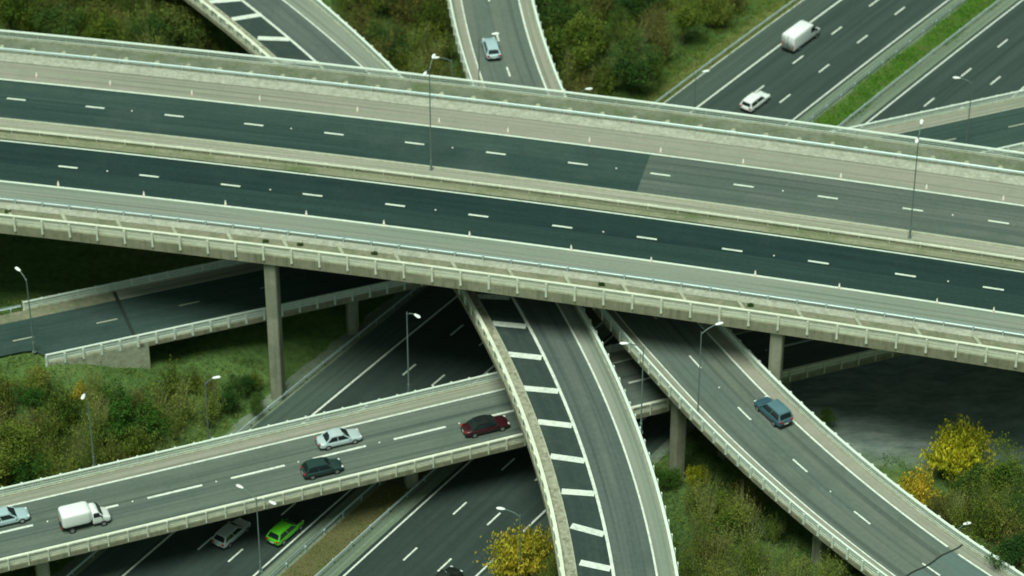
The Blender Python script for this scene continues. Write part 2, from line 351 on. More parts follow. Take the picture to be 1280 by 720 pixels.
# ------------------------------------------------------------------ viaduct parts
def parapet(C, o, t0, t1, parent, side, step, h=1.05, rails=((.30, .05, .05), (.62, .05, .05), (1.0, .10, .12)), bar=.11, barw=.03, plinth=.12, mrail='alu', mbar='alu', base='plinth', postw=.12, out=.16, drop=.3, pphase=0):
    "rails and infill bars on a low plinth; one post object each inside the frame"
    mb = MB(); sweep(mb, C, rect(o, .28, 0, plinth), t0, t1); pl = mb.build('plinth', M[base], parent)
    mb = MB()
    for z, hh, w in rails: sweep(mb, C, rect(o, w, z-hh/2, z+hh/2), t0, t1)
    par = mb.build('parapet', M[mrail], parent)
    if bar:
        mb = MB(); n = int((t1-t0)/bar)
        ts = t0+np.arange(n)*bar
        Vs = []
        for t in ts:
            x, y, z = C.p(t, fo(o, t)); a = C.ang(t); ca, sa = math.cos(a)*barw/2, math.sin(a)*barw/2
            Vs += [(x-ca, y-sa, z+plinth), (x+ca, y+sa, z+plinth), (x+ca, y+sa, z+h-.06), (x-ca, y-sa, z+h-.06)]
        mb.add(Vs, [(4*i, 4*i+1, 4*i+2, 4*i+3) for i in range(n)]); mb.build('infill_bars', M[mbar], par)
    pb = MB(); pb.box((0, 0, (h-drop)/2+.0), (postw, .10, h+drop)); pb.box((0, -.10*side, -drop+.12), (postw*1.3, .16, .22))
    proto = None; rest = MB(); k = 0; cnt = 0
    t = t0+pphase
    while t < t1:
        oo = fo(o, t)+side*out; p = C.p(t, oo); a = C.ang(t)
        pp = (p[0], p[1], p[2])
        if inframe(pp, 0) and not hidden_under_main(pp):
            if proto is None:
                ob = pb.build('post', M[mrail], par); proto = ob.data
            else:
                ob = bpy.data.objects.new('post', proto); COL.objects.link(ob); ob.parent = par
            ob.location = pp; ob.rotation_euler = (0, 0, a); cnt += 1
        else:
            rest.box((p[0], p[1], p[2]+(h-drop)/2), (postw, .10, h+drop), rz=a)
        t += step
    if rest.n: tag(rest.build('post', M[mrail], par), kind='stuff')
    return par
def pier(C, t, o, parent, zt, w=1.7, d=1.7, flare=0, cap=None):
    x, y, z = C.p(t, o); a = C.ang(t); z0 = min(gh(x, y), 0)-.6; H = zt-z0
    mb = MB(); n = 20; V = []
    prof = [(0, 1.0), (H-.02, 1.0+flare)]
    for zz, s in prof:
        for k in range(n):
            q = 2*math.pi*k/n; cx = abs(math.cos(q))**.35*math.copysign(1, math.cos(q)); sy = abs(math.sin(q))**.35*math.copysign(1, math.sin(q))
            X = cx*w/2*s; Y = sy*d/2*s
            V.append((X*math.cos(a)-Y*math.sin(a), X*math.sin(a)+Y*math.cos(a), zz+z0-0))
    F = [(k, (k+1) % n, n+(k+1) % n, n+k) for k in range(n)]+[tuple(range(n))[::-1], tuple(range(n, 2*n))]
    mb.add([(v[0]+x, v[1]+y, v[2]) for v in V], F); return mb.build('pier', M['pier'], parent)

def stud(p, a, par):
    if inframe(p, 0) and not hidden_under_main(p): MB().box(p, (.14, .16, .09), rz=0).build('road_stud', M['stud'], par)
# ------------------------------------------------------------------ the main viaduct
A0, A1 = -120, 240
mv = empty('motorway_viaduct', MAIN.p(50, 10)[:2]+(0,)); mvl = mv.location.copy()
tag(mv, 'broad topmost concrete viaduct carrying two dark carriageways across the picture', 'viaduct')
class Off(Curve): pass
def par_fix(root):
    "children were built in world metres: keep them there"
    for ch in root.children: ch.location = Vector(ch.location)-root.location
mb = MB(); sweep(mb, MAIN, [(-7.8, 0), (28.3, 0), (28.3, -1.15), (26.5, -1.5), (24, -2.6), (-3.5, -2.6), (-6.6, -1.5), (-7.8, -1.15)], A0, A1)
mb.build('deck', M['concrete'], mv)
strip('asphalt', MAIN, 3.4, 7.9, .012, 'asph_near', mv, A0, A1)
strip('asphalt', MAIN, -.1, 3.4, .012, 'asph_near_b', mv, A0, A1)
strip('asphalt', MAIN, 11.75, 16.3, .012, 'asph_new', mv, A0, 67.0)
strip('asphalt', MAIN, 16.3, 19.75, .012, 'asph_new_b', mv, A0, 67.0)
strip('asphalt', MAIN, 11.75, 19.75, .012, 'asph_old', mv, 67.0, A1)
strip('hard_shoulder', MAIN, -3.9, -.1, .008, 'should_near', mv, A0, A1)
strip('hard_shoulder', MAIN, 19.75, 23.3, .008, 'should_far', mv, A0, A1)
strip('verge', MAIN, -4.95, -3.9, .06, 'verge_pale', mv, A0, A1, rows=1)
strip('verge', MAIN, -7.45, -4.95, .045, 'verge_tan', mv, A0, A1)
strip('verge', MAIN, 23.3, 25.3, .06, 'verge_pale', mv, A0, A1)
strip('verge', MAIN, 25.3, 27.85, .045, 'verge_dark', mv, A0, A1)
mb = MB(); sweep(mb, MAIN, [(9.9, .0), (11.75, .0), (11.75, .12), (9.9, .12)], A0, A1); 
strip('median', MAIN, 9.75, 11.75, .075, 'median_a', mv, A0, A1)
strip('median', MAIN, 7.9, 9.75, .05, 'median_b', mv, A0, A1)
mb = MB(); sweep(mb, MAIN, rect(9.8, .22, .0, .17), A0, A1); sweep(mb, MAIN, rect(11.62, .2, 0, .13), A0, A1); mb.build('kerb', M['plinth'], mv)
# pale bands that run diagonally across the near verge
def ribs(t0, step, quadf, m):
    rest = MB(); t = t0
    while t < A1:
        V = quadf(t); V2 = [(v[0], v[1], v[2]+.14) for v in V]; Fr = [(0, 1, 2, 3)[::-1], (4, 5, 6, 7), (0, 1, 5, 4), (1, 2, 6, 5), (2, 3, 7, 6), (3, 0, 4, 7)]
        if inframe(V[0], 0): MB().add(V+V2, Fr).build('verge_rib', m, mv)
        else: rest.add(V+V2, Fr)
        t += step
    tag(rest.build('verge_rib', m, mv), kind='stuff')
ribs(A0+1.2, 6.05, lambda t: [MAIN.p(t, -4.85, .07), MAIN.p(t+1.6, -7.4, .07), MAIN.p(t+2.0, -7.4, .07), MAIN.p(t+.4, -4.85, .07)], M['plinth'])
ribs(A0+.4, 3.6, lambda t: [MAIN.p(t-.6, 25.35, .06), MAIN.p(t+.5, 25.35, .06), MAIN.p(t+.12, 26.45, .06), MAIN.p(t-.12, 26.45, .06)], M['plinth'])
mb = MB()
for o, w in ((0, .30), (7.62, .22), (19.68, .26)): ribbon(mb, MAIN, o-w/2, o+w/2, .018, A0, A1)
for k in range(-13, 26):
    dash(mb, MAIN, 15.95 if True else 0, -3.2+9.0*k, 2.15, .26, .018); dash(mb, MAIN, 3.93, 6.4+9.05*k, 2.15, .26, .018)
mb.build('lane_marking', M['paint_line'], mv)
ribbon(MB(), MAIN, 11.78, 12.05, .018, A0, A1).build('lane_marking', M['paint_dim'], mv)
mb = MB()
for k in range(-6, 13):
    for o, t in ((15.95, 10.0+18*k), (3.93, 10.8+18.1*k)): stud(MAIN.p(t, o, .03), MAIN.ang(t), mv)
pa = parapet(MAIN, -7.6, A0, A1, mv, -1, 3.02, h=1.1, rails=((.26, .20, .08), (.56, .22, .10), (.86, .22, .10), (1.12, .10, .30)), bar=.09, barw=.05, mrail='cream', mbar='cream', postw=.20, out=.30, drop=.62, pphase=.4)
pa = parapet(MAIN, 28.05, A0, A1, mv, 1, 3.3, h=1.1, rails=((.40, .07, .06), (.72, .07, .06), (1.08, .16, .28)), bar=.10, barw=.045, plinth=.26, mrail='alu', mbar='mesh', postw=.14, out=.2, drop=.4)
for tp in (31.8, 85.4, -25.0, 142.0):      # lines of columns
    for o in (-6.6, 2.2, 10.2, 18.2, 27.1):
        if tp > 0 and o == 27.1: continue
        x, y, z = MAIN.p(tp, o)
        if all(abs(C.near(x, y)[1]) > 6.6 or C.near(x, y)[2] > 3 for C in (R1, R2, R3, R4)):
            mo = MOT.near(x, y)[1]
            if (mo < -1 or 11.5 < mo < 17.5 or mo > 31): pier(MAIN, tp, o, mv, 18.3 if o < 0 else 16.95, 1.35, 1.6)
par_fix(mv)
# guardrails on the viaduct
def guardrail(C, o, t0, t1, label, h=.62, step=3.0, side=1, group=None, cat='crash barrier', double=False, m='galv', zb=.05, beam=.30):
    r = empty('safety_barrier', C.p((t0+t1)/2, o)); tag(r, label, cat, group)
    mb = MB()
    for s in ((-1, 1) if double else (side,)):
        oo = o+s*.12
        prof = [(0, -.5), (.06, -.3), (.02, 0), (.06, .3), (0, .5)]
        sec = [(oo+s*a, h+b*beam) for a, b in prof]+[(oo+s*(a-.02), h+b*beam) for a, b in prof[::-1]]
        if s > 0: sec = sec[::-1]
        sweep(mb, C, sec, t0, t1, 3)
    mb.build('rail', M[m], r)
    pb = MB(); pb.box((0, 0, h/2), (.11, .10, h)); pb.box((0, 0, h-.04), (.2, .2, .1)); proto = None; rest = MB()
    t = t0
    while t < t1:
        p = C.p(t, o, zb)
        if inframe(p, 0) and not hidden_under_main(p):
            if proto is None: ob = pb.build('post', M[m], r); proto = ob.data
            else: ob = bpy.data.objects.new('post', proto); COL.objects.link(ob); ob.parent = r
            ob.location = p; ob.rotation_euler = (0, 0, C.ang(t))
        else: rest.box((p[0], p[1], p[2]+h/2), (.11, .1, h), rz=C.ang(t))
        t += step
    if rest.n: tag(rest.build('post', M[m], r), kind='stuff')
    par_fix(r); return r
guardrail(MAIN, -3.95, A0, A1, 'galvanised guardrail beside the near hard shoulder of the top viaduct', side=1, h=.6)
guardrail(MAIN, 25.1, A0, A1, 'galvanised guardrail along the far verge of the top viaduct beyond its beige shoulder', side=-1, h=.62, step=3.6)
guardrail(MAIN, 9.25, A0, A1, 'low pale double guardrail down the central reservation of the top viaduct', side=1, h=.55, double=True, step=3.2, m='cream', beam=.24)

# ------------------------------------------------------------------ slip-road viaducts
def slip(C, t0, t1, eL, eR, label, name='slip_road_viaduct'):
    "eL = deck edge on the negative side, eR = on the positive side"
    r = empty(name, C.p((t0+t1)/2)[:2]+(0,)); tag(r, label, 'viaduct', None)
    g = lambda e, k: (lambda t: fo(e, t)+k)
    mb = MB(); sweep(mb, C, [(g(eL, 0), 0), (g(eR, 0), 0), (g(eR, 0), -.55), (g(eR, -1.3), -.75), (g(eR, -2.6), -1.35), (g(eL, 2.6), -1.35), (g(eL, 1.3), -.75), (g(eL, 0), -.55)], t0, t1)
    mb.build('deck', M['concrete'], r); return r
BAR = dict(bar=.1, barw=.06, rails=((.30, .06, .05), (.62, .06, .05), (1.0, .13, .20)), postw=.2, out=.22)
# lower cross road (front), from the left edge under the middle slip road
r1 = slip(R1, -60, 150, -5.3, 5.6, 'lower slip road viaduct at the bottom left carrying two lanes of moving cars')
strip('asphalt', R1, -4.95, 3.65, .010, 'asph_r1', r1, -60, 150)
strip('hard_shoulder', R1, 3.65, 5.25, .014, 'should_far', r1, -60, 150)
mb = MB(); ribbon(mb, R1, 3.62, 3.85, .02, -60, 150); 
for k in range(-8, 16): dash(mb, R1, 0, 16.3+8.72*k, 5.7, .30, .018)
ribbon(mb, R1, -4.75, -4.6, .02, -60, 150)
mb.build('lane_marking', M['paint'], r1)
mb = MB()
for k in range(-3, 14): stud(R1.p(11.9+8.72*k, 0, .03), R1.ang(11.9+8.72*k), r1)
parapet(R1, 5.42, -60, 150, r1, 1, 2.0, h=1.05, **BAR)
parapet(R1, -5.12, -60, 150, r1, -1, 2.0, h=1.0, rails=((.25, .10, .06), (.45, .10, .06), (.68, .12, .06), (.95, .16, .30)), bar=.1, barw=.06, mrail='cream', mbar='cream', out=.2, drop=.4)
pier(MAIN, 85.6, -6.6, mv, 18.3, 1.35, 1.6).location = -mv.location
for t, o in ((41.4, 0), (1.6, -3.2), (1.6, 3.2), (-25, 0), (84, 0), (120, 0)): pier(R1, t, o, r1, 5.2, 1.3, 1.3)
par_fix(r1)
# rear cross road
r4 = slip(R4, 11.6, 170, -5.2, 5.3, 'rear slip road viaduct with a pale abutment at the left, beneath the topmost deck')
def r4_top(t0, t1, par):
    strip('asphalt', R4, -4.8, 3.35, .010, 'asph_new' if par else 'asph_new', par, t0, t1)
    strip('hard_shoulder', R4, 3.35, 5.0, .014, 'verge_tan', par, t0, t1)
strip('asphalt', R4, -4.8, 3.35, .010, 'asph_new_b', r4, 11.6, 170)
strip('hard_shoulder', R4, 3.35, 5.0, .014, 'should_far', r4, 11.6, 170)
mb = MB()
for k in range(2, 18): dash(mb, R4, 0, 0.2+9.18*k, 2.3, .16, .018)
ribbon(mb, R4, 3.3, 3.42, .02, 11.6, 170)
mb.build('lane_marking', M['paint_dim'], r4)
parapet(R4, 5.12, 11.6, 170, r4, 1, 2.0, h=1.0, **BAR)
parapet(R4, -5.0, 1.5, 170, r4, -1, 2.0, h=1.0, bar=.1, barw=.075, rails=((.25, .10, .06), (.6, .10, .06), (1.0, .14, .20)), drop=.35, postw=.2, out=.22, mrail='alu')
parapet(R4, 5.12, 1.5, 11.5, r4, 1, 2.0, h=1.0, **BAR)
mb = MB(); sweep(mb, R4, rect(-4.95, .5, -4.2, -.02), 1.5, 12.6)
for oo in np.arange(-4.7, 5.0, .5): pass
sweep(mb, R4, [(-5.15, -6.6), (5.15, -6.6), (5.15, -1.4), (-5.15, -1.4)], 11.9, 12.6)
mb.build('abutment', M['plinth'], r4)
for t, o in ((36.2, -2.6), (36.2, 2.6), (58, 0), (78, 0), (124, 0)):
    x, y, z = R4.p(t, o); mo = MOT.near(x, y)[1]
    if mo < -1 or 12 < mo < 17 or mo > 31: pier(R4, t, o, r4, 5.25, 1.25, 1.25)
ribbon(MB(), R4, -4.8, 5.0, .024, 11.25, 11.65, 1).build('expansion_joint', M['joint'], r4)
par_fix(r4)
ap = ribbon(MB(), R4, lambda t: -4.8+2.6*max(0, min(1, (2.2-t)/1.5)), 3.35, .010, -60, 11.6, 1.2).build('approach_road', M['asph_new']); tag(ap, kind='structure')
ap = ribbon(MB(), R4, 3.35, 5.0, .008, -60, 11.6).build('approach_shoulder', M['verge_tan']); tag(ap, kind='structure')
mb = MB()
for k in range(-5, 2): dash(mb, R4, 0, 0.2+9.18*k, 2.3, .16, .018)
ap = mb.build('approach_markings', M['paint_dim']); tag(ap, kind='structure')
guardrail(R4, 5.1, -60, 1.2, 'steel guardrail leading into the rear slip road parapet at the left edge', h=.6, step=2.4, zb=-.1)
# middle slip road with chevron-like hatching
wR = lambda t: 5.75+(.9*max(0, min(1, (40-t)/35)))
wI = lambda t: -3.5
r2 = slip(R2, -45, 160, -5.2, lambda t: wR(t)+.2, 'curving slip road viaduct with white hatch bars beside its single lane')
strip('asphalt', R2, .0, 4.0, .010, 'asph_ramp', r2, -45, 160)
strip('hatched_area', R2, -3.5, 0, .010, 'asph_hatch', r2, -45, 160)
strip('hard_shoulder', R2, 4.0, lambda t: wR(t)-.1, .012, 'should_near', r2, -45, 160, rows=1)
strip('verge', R2, -5.0, -3.5, .06, 'mossy', r2, -45, 160)
mb = MB(); sweep(mb, R2, rect(-3.52, .14, 0, .11), -45, 160); mb.build('kerb', M['plinth'], r2)
mb = MB(); ribbon(mb, R2, -.2, .12, .02, -45, 160); ribbon(mb, R2, 3.93, 4.13, .02, -45, 160)
bars = [((615.6, 404), (657.5, 408)), ((635, 442.5), (677, 447)), ((653, 485), (698, 489)), ((672, 527), (715, 532)), ((688, 570), (731, 576)), ((702, 614), (743, 617)), ((714, 657), (755, 668)), ((725, 703), (763, 711)), ((257, 2.5), (302, -1)), ((290, 24), (327, 18)), ((322, 47.5), (362, 49)), ((350, 77), (398, 79)), ((593, 370), (637, 372)), ((733, 746), (774, 753)), ((242, -22), (282, -26))]
for a, b in bars:
    P = Vector(at(*a, 12.522)); Q = Vector(at(*b, 12.522)); D = (Q-P).normalized(); Nn = Vector((-D.y, D.x, 0))*.42
    mb.add([tuple(P-Nn), tuple(Q-Nn), tuple(Q+Nn), tuple(P+Nn)], [(0, 1, 2, 3)], [(0, 0), (1, 0), (1, 1), (0, 1)])
mb.build('lane_marking', M['paint'], r2)
parapet(R2, -4.9, -45, 160, r2, -1, 2.0, h=1.0, bar=.25, barw=.10, rails=((.35, .07, .06), (1.0, .14, .36)), postw=.55, out=.22, mrail='cream', mbar='alu')
parapet(R2, wR, -45, 160, r2, 1, 2.0, h=1.0, bar=.1, barw=.06, rails=((.30, .06, .05), (.62, .06, .05), (1.0, .14, .30)), postw=.3, out=.30, drop=.1)
for t in (-20, 22, 66, 95, 128, 150):
    for o in (-1.6, 2.2):
        x, y, z = R2.p(t, o); mo = MOT.near(x, y)[1]
        if (mo < -1.5 or 12 < mo < 17 or mo > 31) and all(abs(C.near(x, y)[1]) > 6.5 for C in (R1, R4)): pier(R2, t, o, r2, 11.2, 1.3, 1.3)
par_fix(r2)
# right slip road
r3 = slip(R3, -45, 112.6, -5.0, 5.25, 'slip road viaduct sweeping down to the lower right corner under a dark blue car')
strip('asphalt', R3, -3.3, 3.55, .010, 'asph_r3', r3, -45, 112.6)
strip('hard_shoulder', R3, 3.55, 4.95, .012, 'should_far', r3, -45, 112.6)
strip('hard_shoulder', R3, -4.7, -3.3, .012, 'should_far', r3, -45, 112.6)
mb = MB()
for k in range(-5, 6):
    if 75.8+9.35*k < 112: dash(mb, R3, 0, 75.8+9.35*k, 2.3, .2, .018)
for k in (0, 1, 2, 3, 4): dash(mb, R3, 0, 8.6-9.3*k, 2.1, .22, .018)
dash(mb, R3, 0, 16.5, 2.1, .22, .018)
ribbon(mb, R3, 3.5, 3.72, .02, -45, 84.5); ribbon(mb, R3, 3.5, 3.72, .02, 86, 112); ribbon(mb, R3, -3.42, -3.26, .02, -45, 112.6)
mb.build('lane_marking', M['paint'], r3)
mb = MB()
for k in range(0, 3): stud(R3.p(80.5+18.7*k, 0, .03), 0, r3)
parapet(R3, -4.82, -45, 128, r3, -1, 2.0, h=1.0, **BAR)
parapet(R3, 5.05, -45, 128, r3, 1, 1.95, h=1.0, bar=.1, barw=.06, rails=((.30, .06, .05), (.62, .06, .05), (1.0, .14, .28)), postw=.3, out=.28, drop=.1)
mb = MB(); sweep(mb, R3, rect(4.95, .5, -5, -.02), 112.7, 122); sweep(mb, R3, rect(-4.72, .5, -5, -.02), 112.7, 122); sweep(mb, R3, [(-4.9, -11), (5.1, -11), (5.1, -1.4), (-4.9, -1.4)], 112.7, 114)
mb.build('abutment', M['plinth'], r3)
mb = MB()
V = []; F = []
for i in range(15):
    o = -4.7+9.7*i/14; t = 112.5+.10*math.sin(i*1.1)+(o*.04)
    V += [R3.p(t-.11, o, .026), R3.p(t+.11, o, .026)]
for i in range(14): F.append((2*i, 2*i+1, 2*i+3, 2*i+2))
mb.add(V, F).build('expansion_joint', M['joint'], r3)
for t, o in ((78.0, -3.1), (78.0, 2.9), (101, -2.5), (101, 2.5), (40, 0), (8, 0), (-22, 0), (60, 0)):
    x, y, z = R3.p(t, o); mo = MOT.near(x, y)[1]
    if (mo < -1.5 or 12 < mo < 17 or mo > 30.6) and all(abs(C.near(x, y)[1]) > 6.2 for C in (R1, R4)): pier(R3, t, o, r3, R3.zf(t)-1.3, 1.35, 1.35)
par_fix(r3)
ap = ribbon(MB(), R3, -3.3, 3.55, .010, 112.6, 165).build('approach_road', M['asph_r3b']); tag(ap, kind='structure')
ap = ribbon(ribbon(MB(), R3, 3.55, 4.95, .012, 112.6, 165), R3, -4.7, -3.3, .012, 112.6, 165).build('approach_shoulder', M['should_far']); tag(ap, kind='structure')
mb = MB()
for k in range(0, 5): dash(mb, R3, 0, 75.8+9.35*(k+4), 2.3, .2, .018)
ribbon(mb, R3, 3.5, 3.72, .02, 113.4, 165); ribbon(mb, R3, -3.42, -3.26, .02, 112.6, 165)
ap = mb.build('approach_markings', M['paint']); tag(ap, kind='structure')
# ground-level barriers
guardrail(MOT, -4.3, -140, 260, 'long steel guardrail at the left edge of the ground-level motorway', side=1, h=.6, step=3.2, zb=0)
guardrail(MOT, 12.9, -140, 260, 'guardrail on the left side of the ground-level motorway median', side=-1, h=.6, step=3.2, zb=0)
guardrail(MOT, 16.4, -140, 260, 'guardrail on the right side of the ground-level motorway median', side=1, h=.6, step=3.2, zb=0)

# ------------------------------------------------------------------ lamps
def lamp(base, zb, H, heads, label, group='motorway lamp columns'):
    "heads: list of (dx, dy) arm vectors in metres"
    b = at(base[0], base[1], zb); r = empty('street_lamp', b); tag(r, label, 'street lamp', group)
    mb = MB(); mb.tube([(0, 0, -.2), (0, 0, 1.3), (0, 0, 1.32), (0, 0, H)], [.12, .12, .08, .05], 10); mb.box((0, 0, .05), (.4, .4, .1)); mb.build('column', M['lamp_post'], r, smooth=False)
    for dx, dy in heads:
        l = math.hypot(dx, dy); ux, uy = dx/l, dy/l
        pts = [(0, 0, H-.35), (ux*l*.25, uy*l*.25, H+.05), (ux*l*.6, uy*l*.6, H+.3), (ux*(l-.3), uy*(l-.3), H+.38)]
        MB().tube(pts, .05, 6).build('arm', M['lamp_post'], r)
        # lantern: flattened tapered shell
        n = 12; V = []; F = []
        st = [(-.45, .06), (-.35, .13), (0, .2), (.3, .18), (.45, .07)]
        for s, w in st:
            for k in range(n):
                q = 2*math.pi*k/n; V.append((ux*(l+s)-uy*w*math.cos(q), uy*(l+s)+ux*w*math.cos(q), H+.4+.12*math.sin(q)*(w/.2)))
        for i in range(len(st)-1):
            for k in range(n): F.append((i*n+k, i*n+(k+1) % n, (i+1)*n+(k+1) % n, (i+1)*n+k))
        F += [tuple(range(n))[::-1], tuple((len(st)-1)*n+k for k in range(n))]
        MB().add(V, F).build('lantern', M['lamp_head'], r, smooth=True)
    return r
lamp((539, 213), 19.5, 13.0, [(.42, 1.75), (-.42, -1.75)], 'left one of two tall twin-armed lamps in the top viaduct median')
lamp((1137, 298), 19.5, 13.0, [(.42, 1.75), (-.42, -1.75)], 'right one of two tall twin-armed lamps in the top viaduct median')
lamp((43, 440), 6.5, 9.6, [(-1.0, 1.2)], 'single-armed lamp at the left end of the rear slip road, near its abutment')
lamp((118, 583), 6.5, 9.6, [(-.2, -1.3)], 'lamp on the far parapet of the lower slip road, in front of the left thicket')
lamp((263, 575), .5, 10.3, [(1.2, .3)], 'lamp among dark bushes between the left thicket and the tall pier')
lamp((511, 492), 6.5, 10.6, [(1.1, -1.2)], 'lamp on the far side of the lower slip road beneath the top viaduct edge')
lamp((872, 522), 12.3, 10.8, [(1.8, .8)], 'lamp on the left parapet of the right-hand slip road, close to the dark blue car')
lamp((801, 541), 12.5, 10.8, [(-1.9, 0)], 'lamp on the hatched slip road, its arm over the dark gap')
lamp((326, 714), 0, 9.6, [(1.7, -1.25), (-1.7, 1.25)], 'twin-armed lamp in the ground-level motorway median beside the lime green car')
lamp((650, 735), .0, 9.6, [(-1.9, .4)], 'lamp at the edge of the ground-level motorway behind the orange-leaved tree')
lamp((566, 168), 12.5, 10.0, [(-1.8, -.2)], 'lamp beyond the top viaduct just right of its left twin-armed lamp')
lamp((599, 143), 12.5, 10.3, [(1.9, .2)], 'lamp on the upper slip road, its head over the pale blue car')
lamp((1206, 197), 6.5, 10.4, [(-1.8, .2)], 'lamp behind the top viaduct at the upper right by the rear slip road')
lamp((722, 208), 0, 10.4, [(1.2, .2)], 'lamp whose head just clears the top viaduct in front of the woods')
lamp((866, 186), 0, 10.4, [(1.2, .3)], 'lamp on the grass verge at the upper right, left of the motorway edge line')
lamp((1187, 757), 0, 10.0, [(.9, .3)], 'lamp mostly hidden behind the right parapet of the right-hand slip road')

# ------------------------------------------------------------------ traffic cones
def cone_meshes():
    r = empty('traffic_cone'); n = 14
    mb = MB(); mb.box((0, 0, .02), (.3, .3, .04)); mb.build('base', M['cone'], r)
    mb = MB(); mb.tube([(0, 0, .05), (0, 0, .8)], [.15, .025], n); mb.build('cone_body', M['cone'], r, smooth=False)
    MB().tube([(0, 0, .18), (0, 0, .68)], [.15, .065], n).build('white_sleeve', M['cone_w'], r)
    return r
c0 = cone_meshes(); used = False
far = [(46, 96), (138, 106), (240, 118), (325, 125), (447, 139), (549, 153), (635, 165), (737, 177), (826, 190), (929, 204), (1051, 222), (1158, 236), (1254, 250)]
near = [(73, 232), (180, 245), (282, 256), (383, 269), (480, 281), (587, 295), (714, 312), (814, 327), (944, 344), (1049, 360), (1171, 379), (1242, 390)]
ords = ['first', 'second', 'third', 'fourth', 'fifth', 'sixth', 'seventh', 'eighth', 'ninth', 'tenth', 'eleventh', 'twelfth', 'thirteenth']
for lst, where, grp in ((far, 'on the far shoulder of the top viaduct', 'cones along the far hard shoulder'), (near, 'on the near edge line of the top viaduct', 'cones along the near edge line')):
    for i, (x, y) in enumerate(lst):
        c = c0 if not used else copy_tree(c0); used = True
        c.location = at(x, y, 19.52); c.rotation_euler = (0, 0, random.random()); c.scale = (.8, .8, .8)
        tag(c, f'small traffic cone {where}, {ords[i]} from the left', 'traffic cone', grp)

# ------------------------------------------------------------------ vehicles
paint = lambda n, c, r=.3: mat(n, c, r, metal=.1, spec=.5, coat=.5)
def loft(mb, st, n=16, pw=.45):
    "st: list of (x, halfwidth, z0, z1): rounded-box sections"
    V = []; F = []
    for x, w, z0, z1 in st:
        for k in range(n):
            q = 2*math.pi*(k+.5)/n; c, s = math.cos(q), math.sin(q)
            V.append((x, w*abs(c)**pw*math.copysign(1, c), (z0+z1)/2+(z1-z0)/2*abs(s)**pw*math.copysign(1, s)))
    for i in range(len(st)-1):
        for k in range(n): F.append((i*n+k, i*n+(k+1) % n, (i+1)*n+(k+1) % n, (i+1)*n+k))
    F += [tuple(range(n))[::-1], tuple((len(st)-1)*n+k for k in range(n))]
    return mb.add(V, F)
def wheels(r, L, Wd, fx, rx, rad=.32):
    for x in (fx, rx):
        for s in (-1, 1):
            w = MB(); w.tube([(x, s*(Wd/2-.2), rad), (x, s*(Wd/2+.01), rad)], rad, 18); w = w.build('wheel', M['rubber'], r)
            MB().tube([(x, s*(Wd/2-.05), rad), (x, s*(Wd/2+.02), rad)], rad*.62, 12).build('rim', M['rim'], w)
def quad(mb, pts, off, th=.012):
    P = [Vector(p) for p in pts]; N = (P[1]-P[0]).cross(P[3]-P[0]).normalized(); c = sum(P, Vector())/4
    if N.dot(c-Vector((c.x*.3, 0, .9))) < 0: N = -N
    V = [p+N*off for p in P]+[p+N*(off-th) for p in P]
    mb.add([tuple(v) for v in V], [(0, 1, 2, 3), (7, 6, 5, 4), (0, 4, 5, 1), (1, 5, 6, 2), (2, 6, 7, 3), (3, 7, 4, 0)])
def lerp(a, b, t): return tuple(a[i]+(b[i]-a[i])*t for i in range(3))
def inset(q, a=.06, b=.06):
    p0, p1, p2, p3 = q
    A = lerp(p0, p1, a); B = lerp(p0, p1, 1-a); D = lerp(p3, p2, a); C_ = lerp(p3, p2, 1-a)
    return [lerp(A, D, b), lerp(B, C_, b), lerp(B, C_, 1-b), lerp(A, D, 1-b)]
